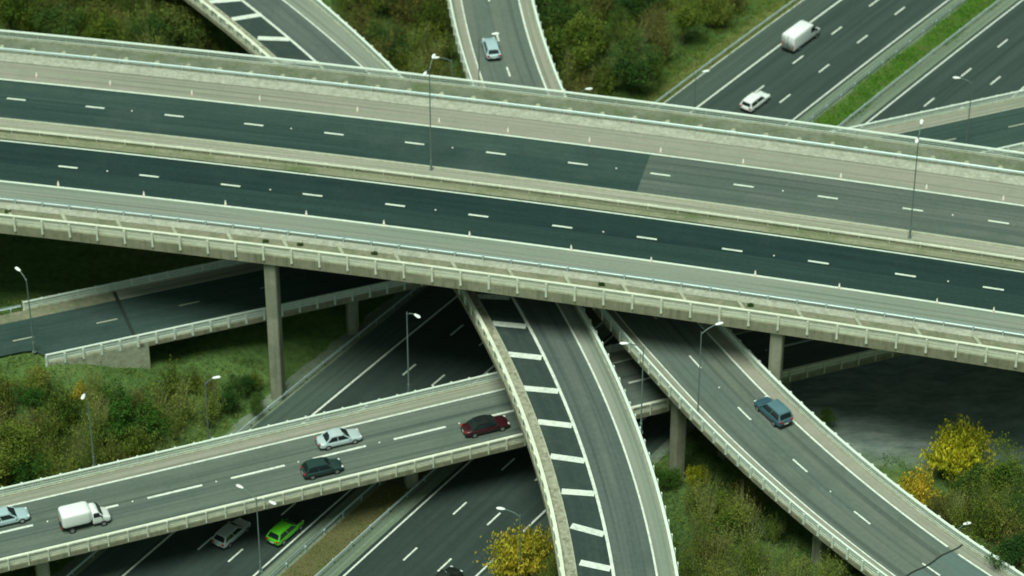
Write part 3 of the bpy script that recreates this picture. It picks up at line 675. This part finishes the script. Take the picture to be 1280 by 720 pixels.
def car(pos, ang, m, label, L=4.3, Wd=1.78, H=1.48, style='hatch', group='cars', roofm=None, name='car'):
    r = empty(name, pos, ang); tag(r, label, 'car' if name == 'car' else 'van', group); h = L/2; w = Wd/2
    belt = .92 if H < 1.6 else 1.05
    prof = {'hatch': (.02, .42, -.72, -.94), 'saloon': (.02, .40, -.42, -.72), 'estate': (.04, .42, -.84, -.97), 'suv': (.06, .44, -.84, -.97)}[style]
    st = [(-h, w*.80, .42, belt*.80), (-h+.08, w*.90, .30, belt*.93), (-h+.35, w*.97, .22, belt*.99), (-h*.45, w, .2, belt), (0, w, .2, belt), (h*.42, w, .2, belt*.98), (h*.62, w*.985, .2, belt*.90), (h-.35, w*.95, .24, belt*.80), (h-.1, w*.86, .28, belt*.72), (h, w*.72, .36, belt*.60)]
    loft(MB(), st, 20).build('body', m, r, smooth=True)
    xf, xft, xrt, xr = h*prof[1]+.1, h*prof[0]+.12, h*prof[2], h*prof[3]
    xf, xft, xrt, xr = h*.46, h*.10, h*prof[2], h*prof[3]
    wb, wt = w*.93, w*.72; zb, zt = belt-.06, H
    # cabin with a slightly crowned roof
    V = []; cols = [(xr, zb, wb), (xrt, zt-.05, wt), ((xrt+xft)/2, zt, wt*1.02), (xft, zt-.05, wt), (xf, zb, wb)]
    base = [(xr, -wb, zb), (xf, -wb, zb), (xf, wb, zb), (xr, wb, zb)]
    top = []
    for x, z, ww in cols[1:4]: top += [(x, -ww, z-.03), (x, -ww*.6, z+.01), (x, ww*.6, z+.01), (x, ww, z-.03)]
    V = base+top; T = 4
    F = [(0, 3, 2, 1)]
    for i in range(2):
        for k in range(3): F.append((T+i*4+k, T+i*4+k+1, T+(i+1)*4+k+1, T+(i+1)*4+k))
    F += [(0, T, T+1, T+2, T+3, 3)[::-1], (1, 2, T+11, T+10, T+9, T+8)[::-1], (0, 1, T+8, T+4, T), (3, T+3, T+7, T+11, 2)]
    mb = MB(); mb.add(V, F); mb.build('cabin', roofm or m, r, smooth=False, bevel=.035)
    fr = [(xf, -wb, zb), (xf, wb, zb), (xft, wt, zt-.08), (xft, -wt, zt-.08)]
    bk = [(xr, wb, zb), (xr, -wb, zb), (xrt, -wt, zt-.08), (xrt, wt, zt-.08)]
    mb = MB(); quad(mb, inset(fr, .07, .08), .02); mb.build('windscreen', M['glass'], r)
    mb = MB(); quad(mb, inset(bk, .09, .14), .02); mb.build('rear_window', M['glass'], r)
    for s in (-1, 1):
        mid = (xft+xrt)/2; mb = MB()
        A = (xr+.12, s*wb, zb+.06); B = (xf-.18, s*wb, zb+.06); Cc = (xft, s*wt, zt-.1); Dd = (xrt+.05, s*wt, zt-.1)
        m0 = lerp(A, B, .5); m1 = lerp(Dd, Cc, .45)
        quad(mb, inset([A, m0, m1, Dd], .04, .08), .03); quad(mb, inset([m0, B, Cc, m1], .04, .08), .03)
        mb.build('side_window', M['glass'], r)
        MB().box((h-.17, s*w*.66, belt*.66), (.22, w*.34, .15)).build('headlight', M['head'], r, bevel=.03)
        MB().box((-h+.05, s*w*.70, belt*.82), (.14, w*.34, .20)).build('tail_light', M['red'], r, bevel=.03)
        MB().box((xf-.22, s*(w+.06), belt+.02), (.14, .2, .12)).build('mirror', m, r, bevel=.03)
    MB().box((-h+.02, 0, .38), (.12, Wd*.86, .2)).build('bumper', M['trim'], r, bevel=.04)
    MB().box((h-.05, 0, .34), (.12, Wd*.78, .2)).build('bumper', M['trim'], r, bevel=.04)
    MB().box((-h-.035, 0, .55), (.02, .5, .11)).build('number_plate', M['plate'], r)
    wheels(r, L, Wd, h*.62, -h*.62); return r
def on(C, x, y, z, flip=False):
    p = at(x, y, z); t, o, e = C.near(p[0], p[1]); a = C.ang(t); return (p[0], p[1], z), a+(math.pi if flip else 0)
silver = paint('silver_paint', (.50, .60, .62)); white = paint('white_paint', (.90, .92, .91)); black = paint('black_paint', (.015, .02, .02)); dgreen = paint('dark_green_paint', (.02, .05, .045))
wine = paint('dark_maroon_paint', (.045, .008, .012)); lime = paint('lime_green_paint', (.10, .50, .02)); grey = paint('grey_paint', (.40, .46, .45)); navy = paint('dark_blue_paint', (.045, .11, .15)); ice = paint('pale_blue_paint', (.42, .56, .60))
G = 'vehicles on the motorway and slip roads'
p, a = on(MOT, 944, 131, .02, True); car(p, a, white, 'white estate car on the ground-level motorway just beyond the top viaduct', L=4.5, style='estate', group=G)
p, a = on(R1, 424, 553, 6.52); car(p, a, silver, 'silver blue car in the far lane of the lower slip road', L=4.6, style='saloon', group=G)
p, a = on(R1, 403, 590, 6.52); car(p, a, dgreen, 'dark green hatchback in the near lane of the lower slip road', L=4.2, style='hatch', group=G)
p, a = on(R1, 607, 537, 6.52); car(p, a, wine, 'black and maroon car about to pass under the hatched slip road', L=4.9, Wd=1.85, style='saloon', group=G, roofm=black)
p, a = on(R1, 8, 652, 6.52); car(p, a, ice, 'pale blue car cut off by the left edge of the picture', L=4.6, style='hatch', group=G)
p, a = on(MOT, 290, 671, .02, True); car(p, a, grey, 'grey hatchback in the shade of the lower slip road, left of the lime green car', L=4.6, style='hatch', group=G)
p, a = on(MOT, 357, 668, .02, True); car(p, a, lime, 'lime green car with black bonnet in the outer lane of the shaded motorway', L=4.5, style='hatch', group=G)
MB().box((1.5, 0, .84), (1.1, 1.35, .07)).build('bonnet_cover', black, [o for o in COL.objects if o.get('label', '').startswith('lime')][0], bevel=.03)
p, a = on(R3, 966, 519, 12.1, True); p = (p[0], p[1], R3.zf(R3.near(p[0], p[1])[0])+.02); car(p, a, navy, 'dark blue off-roader with a grey-blue roof on the right-hand slip road', L=4.6, Wd=1.9, H=1.75, style='suv', group=G, roofm=paint('slate_blue_paint', (.10, .20, .24)))
p, a = on(R3, 614, 65, 12.52, True); car(p, a, ice, 'pale blue car alone on the slip road at the top centre', L=4.4, style='hatch', group=G)
p, a = on(MOT, 556, 731, .02, True); car(p, a, black, 'black car half out of the bottom edge on the ground-level motorway', L=4.4, style='hatch', group=G)
# panel van
def van(pos, ang, label):
    r = empty('panel_van', pos, ang); tag(r, label, 'van', G); L, Wd, H = 6.1, 2.0, 2.55; h = L/2; w = Wd/2
    loft(MB(), [(-h, w*.95, .4, H*.96), (-h+.12, w, .35, H), (h-2.2, w, .35, H), (h-1.85, w*.99, .35, H*.97), (h-1.35, w*.98, .33, H*.76), (h-.95, w*.97, .32, H*.56), (h-.9, w*.97, .32, H*.53), (h-.3, w*.93, .32, H*.45), (h-.05, w*.84, .36, H*.36), (h, w*.7, .42, H*.3)], 24, .3).build('body', white, r, smooth=True)
    zb, zt = H*.56, H*.90
    fr = [(h-.92, -w*.84, zb), (h-.92, w*.84, zb), (h-1.68, w*.8, zt), (h-1.68, -w*.8, zt)]
    mb = MB(); quad(mb, inset(fr, .05, .05), .10, .08); mb.build('windscreen', M['glass'], r)
    for s in (-1, 1):
        mb = MB(); quad(mb, [(h-2.35, s*w, zb-.02), (h-1.3, s*w, zb-.02), (h-1.65, s*w, zt-.12), (h-2.35, s*w, zt-.12)], .012, .05); mb.build('side_window', M['glass'], r)
        MB().box((h-.16, s*w*.68, H*.34), (.25, .42, .24)).build('headlight', M['head'], r, bevel=.03)
        MB().box((-h+.0, s*w*.86, 1.0), (.07, .16, .55)).build('tail_light', M['red'], r, bevel=.02)
        MB().box((h-1.3, s*(w+.14), H*.58), (.14, .24, .3)).build('mirror', M['trim'], r, bevel=.03)
    MB().box((h-.02, 0, .45), (.16, 1.7, .26)).build('bumper', M['trim'], r, bevel=.04); MB().box((-h-.02, 0, .45), (.16, 1.8, .18)).build('bumper', M['trim'], r, bevel=.03)
    MB().box((-h-.012, 0, 1.45), (.02, .03, 1.9)).build('door_seam', M['trim'], r)
    wheels(r, L, Wd, h-1.0, -h+1.25, .35); return r
p, a = on(MOT, 1001, 53, .02, True); van(p, a, 'large white panel van on the ground-level motorway at the upper right')
def boxvan(pos, ang, label):
    r = empty('box_van', pos, ang); tag(r, label, 'van', G)
    loft(MB(), [(-2.2, .80, .95, 2.15), (-2.12, .92, .78, 2.28), (-1.9, .98, .72, 2.34), (.3, .98, .72, 2.34), (.6, .93, .76, 2.28), (.8, .78, .95, 2.08)], 24, .3).build('cargo_box', white, r, smooth=True)
    MB().box((-.5, 0, .55), (3.6, 1.0, .2)).build('chassis', M['trim'], r)
    loft(MB(), [(.85, .88, .35, 1.95), (1.0, .9, .3, 2.0), (1.35, .89, .3, 1.96), (1.8, .88, .3, 1.35), (1.95, .88, .3, 1.22), (2.45, .85, .32, 1.02), (2.65, .75, .36, .85), (2.7, .62, .4, .75)], 20, .35).build('cab', white, r, smooth=True)
    fr = [(1.88, -.74, 1.34), (1.88, .74, 1.34), (1.5, .70, 1.86), (1.5, -.70, 1.86)]
    mb = MB(); quad(mb, fr, .06, .05); mb.build('windscreen', M['glass'], r)
    for s in (-1, 1):
        mb = MB(); quad(mb, [(.95, s*.9, 1.28), (1.72, s*.88, 1.28), (1.48, s*.88, 1.8), (.95, s*.89, 1.82)], .015, .05); mb.build('side_window', M['glass'], r)
        MB().box((2.55, s*.58, .8), (.2, .3, .18)).build('headlight', M['head'], r, bevel=.03)
        MB().box((-2.27, s*.8, .8), (.06, .16, .3)).build('tail_light', M['red'], r, bevel=.02)
        MB().box((1.75, s*1.02, 1.35), (.12, .2, .25)).build('mirror', M['trim'], r, bevel=.03)
    wheels(r, 5, 1.9, 1.9, -1.3, .33); return r
p, a = on(R1, 104, 656, 6.52); boxvan(p, a, 'small white box van in the near lane of the lower slip road at the left')

# ------------------------------------------------------------------ vegetation
def leaf_mat(name, c1, c2, c3):
    m = bpy.data.materials.new(name); m.use_nodes = True; n = m.node_tree; L = n.links
    b = n.nodes['Principled BSDF']; b.inputs['Roughness'].default_value = .8; b.inputs['Specular IOR Level'].default_value = .12
    g = n.nodes.new('ShaderNodeNewGeometry'); oi = n.nodes.new('ShaderNodeObjectInfo')
    r = n.nodes.new('ShaderNodeValToRGB'); e = r.color_ramp.elements; e.new(.5)
    for k, c in enumerate((c1, c2, c3)): e[k].position = (.15, .5, .85)[k]; e[k].color = (*c, 1)
    ns = n.nodes.new('ShaderNodeTexNoise'); ns.inputs['Scale'].default_value = .45; ns.inputs['Detail'].default_value = 3; L.new(g.outputs['Position'], ns.inputs[0])
    def math_(op, a, b_):
        x = n.nodes.new('ShaderNodeMath'); x.operation = op
        for i, q in enumerate((a, b_)):
            if isinstance(q, (int, float)): x.inputs[i].default_value = q
            else: L.new(q, x.inputs[i])
        return x.outputs[0]
    f = math_('ADD', math_('MULTIPLY', g.outputs['Random Per Island'], .22), math_('MULTIPLY', oi.outputs['Random'], .45))
    f = math_('ADD', f, math_('MULTIPLY', math_('SUBTRACT', ns.outputs['Fac'], .5), 1.5)); f = math_('ADD', f, .1)
    L.new(f, r.inputs[0]); L.new(r.outputs[0], b.inputs['Base Color'])
    return m
LM = {'olive': leaf_mat('olive_leaves', (.055, .10, .013), (.125, .165, .022), (.19, .205, .045)),
      'dark': leaf_mat('dark_leaves', (.022, .060, .012), (.058, .105, .020), (.14, .15, .035)),
      'brown': leaf_mat('brown_leaves', (.09, .11, .024), (.16, .155, .038), (.21, .18, .055)),
      'tan': leaf_mat('tan_twigs', (.10, .155, .02), (.19, .24, .04), (.28, .31, .08)),
      'yellow': leaf_mat('yellow_leaves', (.30, .33, .02), (.56, .50, .03), (.66, .54, .04)),
      'orange': leaf_mat('orange_leaves', (.34, .32, .03), (.60, .44, .04), (.62, .40, .05)),
      'green': leaf_mat('bright_green_leaves', (.03, .085, .012), (.06, .13, .018), (.12, .16, .03))}
M['bark'] = mat('grey_brown_bark', (.085, .09, .045), .9, var=.3)
M['twig'] = mat('pale_twigs', (.21, .225, .10), .9, var=.2)
def leaves(C, size, up=.4):
    "one quad per centre, random orientation"
    n = len(C); a = rng.normal(size=(n, 3)); a /= np.linalg.norm(a, axis=1)[:, None]
    b = rng.normal(size=(n, 3)); b -= (b*a).sum(1)[:, None]*a; b /= np.linalg.norm(b, axis=1)[:, None]
    s = size*rng.uniform(.6, 1.3, (n, 1)); a = a*s; b = b*s*.62
    return np.stack([C-a, C-b*.9, C+a, C+b*.9], 1).reshape(-1, 3)
def tree_variant(kind, H, Rw, nlimb, nclump, per, leafs, lsize, twigs=0, base=.25):
    "returns (trunk mesh, crown mesh, twig mesh)"
    tr = MB(); tr.tube([(0, 0, -.5), (.05, .02, H*.2), (-.04, .06, H*.45), (.03, 0, H*.72)], [.022*H, .018*H, .012*H, .004*H], 7)
    cl = []
    lobes = [(rng.normal(0, Rw*.42), rng.normal(0, Rw*.42), H*rng.uniform(.45, .88), Rw*rng.uniform(.32, .62)) for _ in range(nlimb)]
    for lx, ly, lz, lr in lobes:
        z0 = H*rng.uniform(.15, .45)
        tr.tube([(0, 0, z0), (lx*.5, ly*.5, (z0+lz)/2), (lx, ly, lz)], [.009*H, .006*H, .003*H], 5)
        for _ in range(nclump):
            d = rng.normal(size=3); d /= np.linalg.norm(d); rr = lr*rng.uniform(.45, 1.0)
            cl.append(np.array((lx, ly, lz))+d*rr*np.array((1, 1, .85)))
    cl = np.array(cl); cl = cl[cl[:, 2] > H*base*.6]
    C = (cl[:, None, :]+rng.normal(0, Rw*.085, (len(cl), per, 3))*np.array((1, 1, .7))).reshape(-1, 3)
    V = leaves(C, lsize); F = [(4*i, 4*i+1, 4*i+2, 4*i+3) for i in range(len(C))]
    cm = bpy.data.meshes.new('crown'); cm.from_pydata(V.tolist(), [], F)
    if twigs:
        n = twigs; P0 = np.stack([rng.normal(0, Rw*.15, n), rng.normal(0, Rw*.15, n), rng.uniform(.05, .4, n)*H], 1)
        ang = rng.uniform(0, 6.28, n); sp = rng.uniform(0, 1, n)**.6*Rw
        P1 = np.stack([np.cos(ang)*sp, np.sin(ang)*sp, rng.uniform(.65, 1.05, n)*H*(1-.25*sp/Rw)], 1)
        for p0, p1 in zip(P0, P1):
            m_ = (p0+p1)/2+np.array((p1[0]*.15, p1[1]*.15, -.0)); tr.tube([p0, m_, p1], [.028, .022, .010], 3)
    return tr, cm
protos = {}
def proto_tree(key, kind, *a, bark='bark', **k):
    tr, cm = tree_variant(kind, *a, **k); V = np.concatenate(tr.v)
    tm = bpy.data.meshes.new('trunk'); tm.from_pydata(V.tolist(), [], tr.f); tm.materials.append(M[bark]); cm.materials.append(LM[kind])
    protos.setdefault(key, []).append((tm, cm))
def wispy(key, kind, H, Rw, nst, per, lsize, bark='bark', lean=.5, stems=5):
    "upright shrub: bundles of rising, outward-bending shoots with small leaves strung along them"
    tr = MB(); P = []
    st = [(rng.normal(0, Rw*.38), rng.normal(0, Rw*.38), rng.uniform(.62, 1.05)) for _ in range(stems)]
    for i in range(nst):
        bx, by, hs_ = st[i % stems]; a = rng.uniform(0, 6.28); sp = rng.uniform(0, 1)**.7*Rw*lean; hh = H*hs_*rng.uniform(.6, 1.0)*(1-.3*(sp/(Rw*lean+.01))**2)
        p0 = np.array((bx*.45, by*.45, 0)); p2 = np.array((bx+math.cos(a)*sp, by+math.sin(a)*sp, hh)); p1 = (p0*.55+p2*.45)*np.array((.9, .9, 1.15))
        if i % 3 == 0: tr.tube([p0, p1, p2], [.035, .022, .008], 3)
        t = rng.uniform(.28, 1.0, per)[:, None]; q = (1-t)**2*p0+2*t*(1-t)*p1+t*t*p2; P.append(q+rng.normal(0, .11, (per, 3)))
    C = np.concatenate(P); n = len(C)
    up = np.array((0, 0, 1.0))+rng.normal(0, .35, (n, 3)); up /= np.linalg.norm(up, axis=1)[:, None]
    sd_ = rng.normal(size=(n, 3)); sd_ -= (sd_*up).sum(1)[:, None]*up; sd_ /= np.linalg.norm(sd_, axis=1)[:, None]
    L_ = lsize*rng.uniform(.6, 1.4, (n, 1)); V = np.stack([C-up*L_*1.5, C-sd_*L_*.6, C+up*L_*1.5, C+sd_*L_*.6], 1).reshape(-1, 3)
    cm = bpy.data.meshes.new('crown'); cm.from_pydata(V.tolist(), [], [(4*i, 4*i+1, 4*i+2, 4*i+3) for i in range(n)])
    tr.tube([(0, 0, -.5), (.03, 0, H*.3), (0, .05, H*.55)], [.11, .07, .02], 6)
    tm = bpy.data.meshes.new('trunk'); tm.from_pydata(np.concatenate(tr.v).tolist(), [], tr.f); tm.materials.append(M[bark]); cm.materials.append(LM[kind])
    protos.setdefault(key, []).append((tm, cm))
for i in range(5):
    wispy('olive', 'olive', 6.5, 2.6, 190, 26, .085, lean=.75, stems=8)
    wispy('brown', 'brown', 6.2, 2.4, 170, 20, .075, lean=.75, stems=7)
    wispy('tan', 'tan', 6.8, 2.2, 200, 17, .06, bark='twig', lean=.7, stems=6)
    proto_tree('dark', 'dark', 6.0, 3.0, 12, 34, 16, 0, .11)
    proto_tree('green', 'green', 5.0, 2.5, 10, 30, 14, 0, .11)
for i in range(2):
    proto_tree('olive', 'olive', 6.5, 2.9, 12, 34, 16, 0, .11)
    wispy('yellow', 'yellow', 6.6, 3.0, 520, 32, .12, lean=.85, stems=16)
    wispy('orange', 'orange', 5.6, 3.0, 520, 30, .12, lean=.85, stems=16)
def tree(key, x, y, s, label, group=None, name='tree', sz=1.0, cat='tree'):
    tm, cm = random.choice(protos[key]); r = empty(name, (x, y, gh(x, y)-.1), random.uniform(0, 6.28)); r.scale = (s, s, s*sz)
    tag(r, label, cat, group)
    for nm, me in (('trunk', tm), ('crown', cm)):
        o = bpy.data.objects.new(nm, me); COL.objects.link(o); o.parent = r
    return r
def blocked(x, y, m=0, top=6):
    mo = MOT.near(x, y)[1]
    if -6.5-m < mo < 35+m: return True
    for C, w in ((R1, 6.6), (R2, 6.8), (R3, 6.5), (R4, 6.6)):
        t, o, e = C.near(x, y)
        if abs(o) < w+m and e < 1 and gh(x, y)+top > C.zf(t)-2.2: return True
    return -9 < MAIN.near(x, y)[1] < 29
def inpoly(p, poly):
    x, y = p; c = False; n = len(poly)
    for i in range(n):
        x1, y1 = poly[i]; x2, y2 = poly[(i+1) % n]
        if (y1 > y) != (y2 > y) and x < (x2-x1)*(y-y1)/(y2-y1)+x1: c = not c
    return c
regions = [  # crown zone in the photograph, kinds with weights, size range, spacing, noun
    ([(-40, -60), (262, -60), (235, 0), (300, 52), (330, 75), (-40, 30)], (('olive', 4), ('brown', 4), ('green', 1), ('tan', 2), ('dark', 1)), (.75, 1.15), 3.7, 'in the thicket at the upper left beyond the top viaduct'),
    ([(395, -60), (560, -60), (560, 0), (580, 100), (510, 92), (440, 40), (400, 0)], (('dark', 1), ('brown', 4), ('olive', 2), ('tan', 2)), (.75, 1.2), 3.7, 'in the woods between the two slip roads at the top'),
    ([(670, -60), (1010, -60), (950, 0), (870, 65), (800, 126), (712, 116), (670, 0)], (('dark', 2), ('olive', 3), ('brown', 4), ('tan', 2)), (.8, 1.25), 3.9, 'in the woods at the top right of centre'),
    ([(-60, 465), (60, 452), (180, 462), (260, 450), (330, 455), (345, 500), (310, 520), (120, 575), (0, 605), (-60, 620)], (('olive', 3), ('tan', 7), ('green', 1), ('brown', 3)), (.65, 1.15), 2.45, 'in the thicket at the left beside the tall pier'),
    ([(845, 600), (960, 592), (975, 640), (1075, 705), (1120, 760), (870, 760), (850, 700)], (('tan', 5), ('olive', 2), ('brown', 1)), (.75, 1.1), 2.6, 'in the thicket between the hatched and right-hand slip roads'),
    ([(1040, 545), (1100, 560), (1150, 552), (1330, 545), (1330, 750), (1290, 745), (1190, 655), (1110, 590)], (('olive', 2), ('brown', 3), ('dark', 1), ('tan', 4)), (.65, 1.05), 2.8, 'in the woods at the lower right'),
    ([(-60, 430), (38, 431), (62, 448), (70, 470), (-60, 470)], (('olive', 3), ('green', 2), ('tan', 2)), (.35, .55), 1.8, 'in front of the rear slip road at the left edge'),
    ([(1240, 183), (1340, 150), (1340, 205), (1285, 197)], (('green', 1), ('dark', 1)), (.4, .6), 2.5, 'at the right edge behind the top viaduct'),
    ([(620, 690), (700, 690), (715, 760), (600, 760)], (('olive', 1), ('tan', 1)), (.5, .7), 2.4, 'at the foot of the orange-leaved tree'),
]
adj = {'olive': 'olive green', 'dark': 'dark green', 'brown': 'brownish, half bare', 'tan': 'pale twiggy', 'green': 'fresh green'}
ntree = 0
for poly, kinds, (s0, s1), sp, where in regions:
    px_ = np.array(poly); lo = at(px_[:, 0].min()-40, px_[:, 1].max()+60, 0); hi = at(px_[:, 0].max()+40, px_[:, 1].min()-10, 0)
    x0 = min(lo[0], at(px_[:, 0].min()-40, px_[:, 1].min(), 0)[0]); x1 = max(hi[0], lo[0], at(px_[:, 0].max()+40, px_[:, 1].min(), 0)[0])
    yy = lo[1]
    while yy < hi[1]:
        xx = x0+random.uniform(0, sp)
        while xx < x1:
            x = xx+random.uniform(-.9, .9); y = yy+random.uniform(-.9, .9); xx += sp
            k = random.choices([q[0] for q in kinds], [q[1] for q in kinds])[0]; s = random.uniform(s0, s1)
            if blocked(x, y, 1.0, 6.0*s): continue
            g0 = gh(x, y); hh = 6.0*s
            P = pix([(x, y, g0+hh*.6), (x, y, g0+hh*.95)])
            if not inpoly(P[0], poly) or not inpoly(P[1], poly): continue
            if any((P[0][0]-a)**2+(P[0][1]-b)**2 < 38**2 or (P[1][0]-a)**2+(P[1][1]-b)**2 < 34**2 for a, b in ((1197, 548), (1143, 604), (656, 676))): continue
            tree(k, x, y, s, f'{adj[k]} tree {where}', f'{adj[k]} trees {where}', sz=random.uniform(.85, 1.15)); ntree += 1
        yy += sp
def ptree(key, px_, py_, s, label, zt=None, sz=1.0, **k):
    "tree whose crown centre shows at the pixel"
    # stand it on the ground so that 60% of its height projects to the pixel
    y = at(px_, py_, 0)
    hh = 3.9*s*sz; q = at(px_, py_, hh+0.3)
    for _ in range(4): q = at(px_, py_, hh+max(gh(q[0], q[1]), 0))
    return tree(key, q[0], q[1], s, label, sz=sz, **k)
ptree('yellow', 1200, 550, 1.12, 'tallest bright yellow tree, in the woods at the right')
ptree('tan', 1195, 590, .7, 'pale twiggy tree just under the tall bright yellow one', sz=.8)
ptree('orange', 1143, 606, .86, 'golden orange tree beside the right-hand slip road parapet')
ptree('orange', 656, 676, 1.05, 'golden orange tree next to the hatched slip road at the bottom centre')
ptree('olive', 690, 708, .55, 'olive shrub beneath the golden orange tree at the bottom centre', cat='shrub', name='shrub')
ptree('yellow', 872, 590, .42, 'small yellow-leaved shrub between the hatched and right-hand slip roads', sz=1.2)
ptree('green', 838, 590, .6, 'green bush at the foot of the pier under the right-hand slip road', cat='shrub', name='shrub')
ptree('green', 812, 583, .45, 'small green bush left of the pier under the right-hand slip road', cat='shrub', name='shrub')
ptree('green', 1032, 520, .6, 'green bush behind the parapet beside the dark blue car', cat='shrub', name='shrub')
ptree('orange', 102, 486, .35, 'small orange-tinted bush behind the lamp in the left thicket', cat='shrub', name='shrub')
for n_, (k_, x, y, s_) in enumerate((('dark', 300, 478, .5), ('olive', 322, 470, .5), ('dark', 283, 496, .55), ('brown', 262, 476, .5), ('dark', 320, 500, .45), ('olive', 240, 470, .55), ('brown', 215, 474, .5))):
    ptree(k_, x, y, s_, adj[k_]+' shrub on the bank between the left thicket and the tall pier', cat='shrub', name='shrub', group='shrubs on the bank by the tall pier')
for n_, (x, y) in enumerate(((1000, 700), (1030, 705), (1050, 690))):
    ptree('tan', x, y, .85, ('broad', 'slender', 'spreading')[n_]+' pale straw-coloured willow left of the right-hand slip road at the bottom', sz=(1, 1.15, .9)[n_])

# undergrowth: countless tufts and brambles over the open ground
def scatter(name, N, box, size, m, cond, hmax=.5, clump=7, seed=1):
    rr = np.random.default_rng(seed); pts = []
    while len(pts) < N:
        x = rr.uniform(box[0], box[1]); y = rr.uniform(box[2], box[3])
        if cond(x, y): pts.append((x, y, gh(x, y)))
    P = np.array(pts)
    C = (P[:, None, :]+rr.normal(0, 1, (N, clump, 3))*np.array((.35, .35, 0))+np.stack([np.zeros((N, clump)), np.zeros((N, clump)), rr.uniform(.0, hmax, (N, clump))], -1)).reshape(-1, 3)
    V = leaves(C, size); F = [(4*i, 4*i+1, 4*i+2, 4*i+3) for i in range(len(C))]
    return tag(MB().add(V, F).build(name, m), kind='stuff')
def under_main(x, y): return -2 < MAIN.near(x, y)[1] < 24
def open_ground(x, y):
    mo = MOT.near(x, y)[1]
    if -6.2 < mo < 34.8: return False
    if x > 31 and y > 253 and math.sin(x*1.7)*math.cos(y*1.3)+math.sin(x*.37+y*.51) < .9: return False
    q = pix((x, y, .3))[0]
    if not (-60 < q[0] < 1340 and -60 < q[1] < 790): return False
    for C, w, z0 in ((R4, 5.3, 2), (R3, 5.3, 111)):
        t, o, e = C.near(x, y)
        if C is R4 and t < 1.2 and o < -2.4: continue
        if abs(o) < w and ((C is R4 and t < 16) or (C is R3 and t > 109)): return False
    return not under_main(x, y)
tag(scatter('undergrowth', 34000, (-75, 75, 205, 372), .10, LM['dark'], open_ground, .45, 6, 3), 'dark green undergrowth of grass and brambles over the open ground', 'undergrowth')
tag(scatter('undergrowth', 8000, (-75, 75, 205, 372), .12, LM['olive'], lambda x, y: open_ground(x, y) and math.sin(x*.21+2)*math.cos(y*.17)+.3*math.sin(x*.9+y*.7) > .25, .6, 7, 4), 'olive patches of rough grass and weeds between the roads', 'undergrowth')
def med(x, y):
    t, o, e = MOT.near(x, y); return 13.2+.7*math.sin(t*.55)*math.sin(t*.21+1) < o < 16.0+.7*math.sin(t*.43+2)*math.cos(t*.17) and t < 48 and t > -60 and math.sin(x*2.1+y*.7)*math.sin(y*1.7-x*.4) < .72
M['grassblade'] = leaf_mat('median_grass', (.04, .13, .012), (.08, .21, .014), (.13, .22, .035))
tag(scatter('grass', 4500, (15, 90, 300, 372), .10, M['grassblade'], med, .25, 6, 5), 'bright green grass strip in the motorway median at the upper right', 'grass')
tag(scatter('grass', 3500, (0, 80, 280, 372), .10, LM['olive'], lambda x, y: -9.5 < MOT.near(x, y)[1] < -4.1 and y > 285, .25, 6, 6), 'yellowish grass verge left of the motorway at the upper right', 'grass')
def med2(x, y):
    t, o, e = MOT.near(x, y); return 13.2 < o < 16.1 and t > 92
tag(scatter('grass', 1500, (-50, 20, 205, 280), .09, LM['brown'], med2, .2, 5, 8), 'brown withered grass in the shaded motorway median at the bottom', 'grass')

wd = None
for k, (x, y) in enumerate(((10, 266), (332, 303), (375, 307), (468, 318), (752, 357), (938, 383))):
    C = rng.normal(0, 1, (160, 3)).clip(-1.4, 1.4)*np.array((.2, .12, .08))+np.array((0, 0, .2)); V = leaves(C, .09)
    o = MB().add(V, [(4*i, 4*i+1, 4*i+2, 4*i+3) for i in range(160)]).build('weed', LM['dark']); o.location = at(x, y, 19.55)
    tag(o, 'small dark weed growing on the near verge of the top viaduct, '+ords[k]+' from the left', 'weed', 'weeds on the near verge')
print('trees', ntree, 'objects', len(sc.objects))
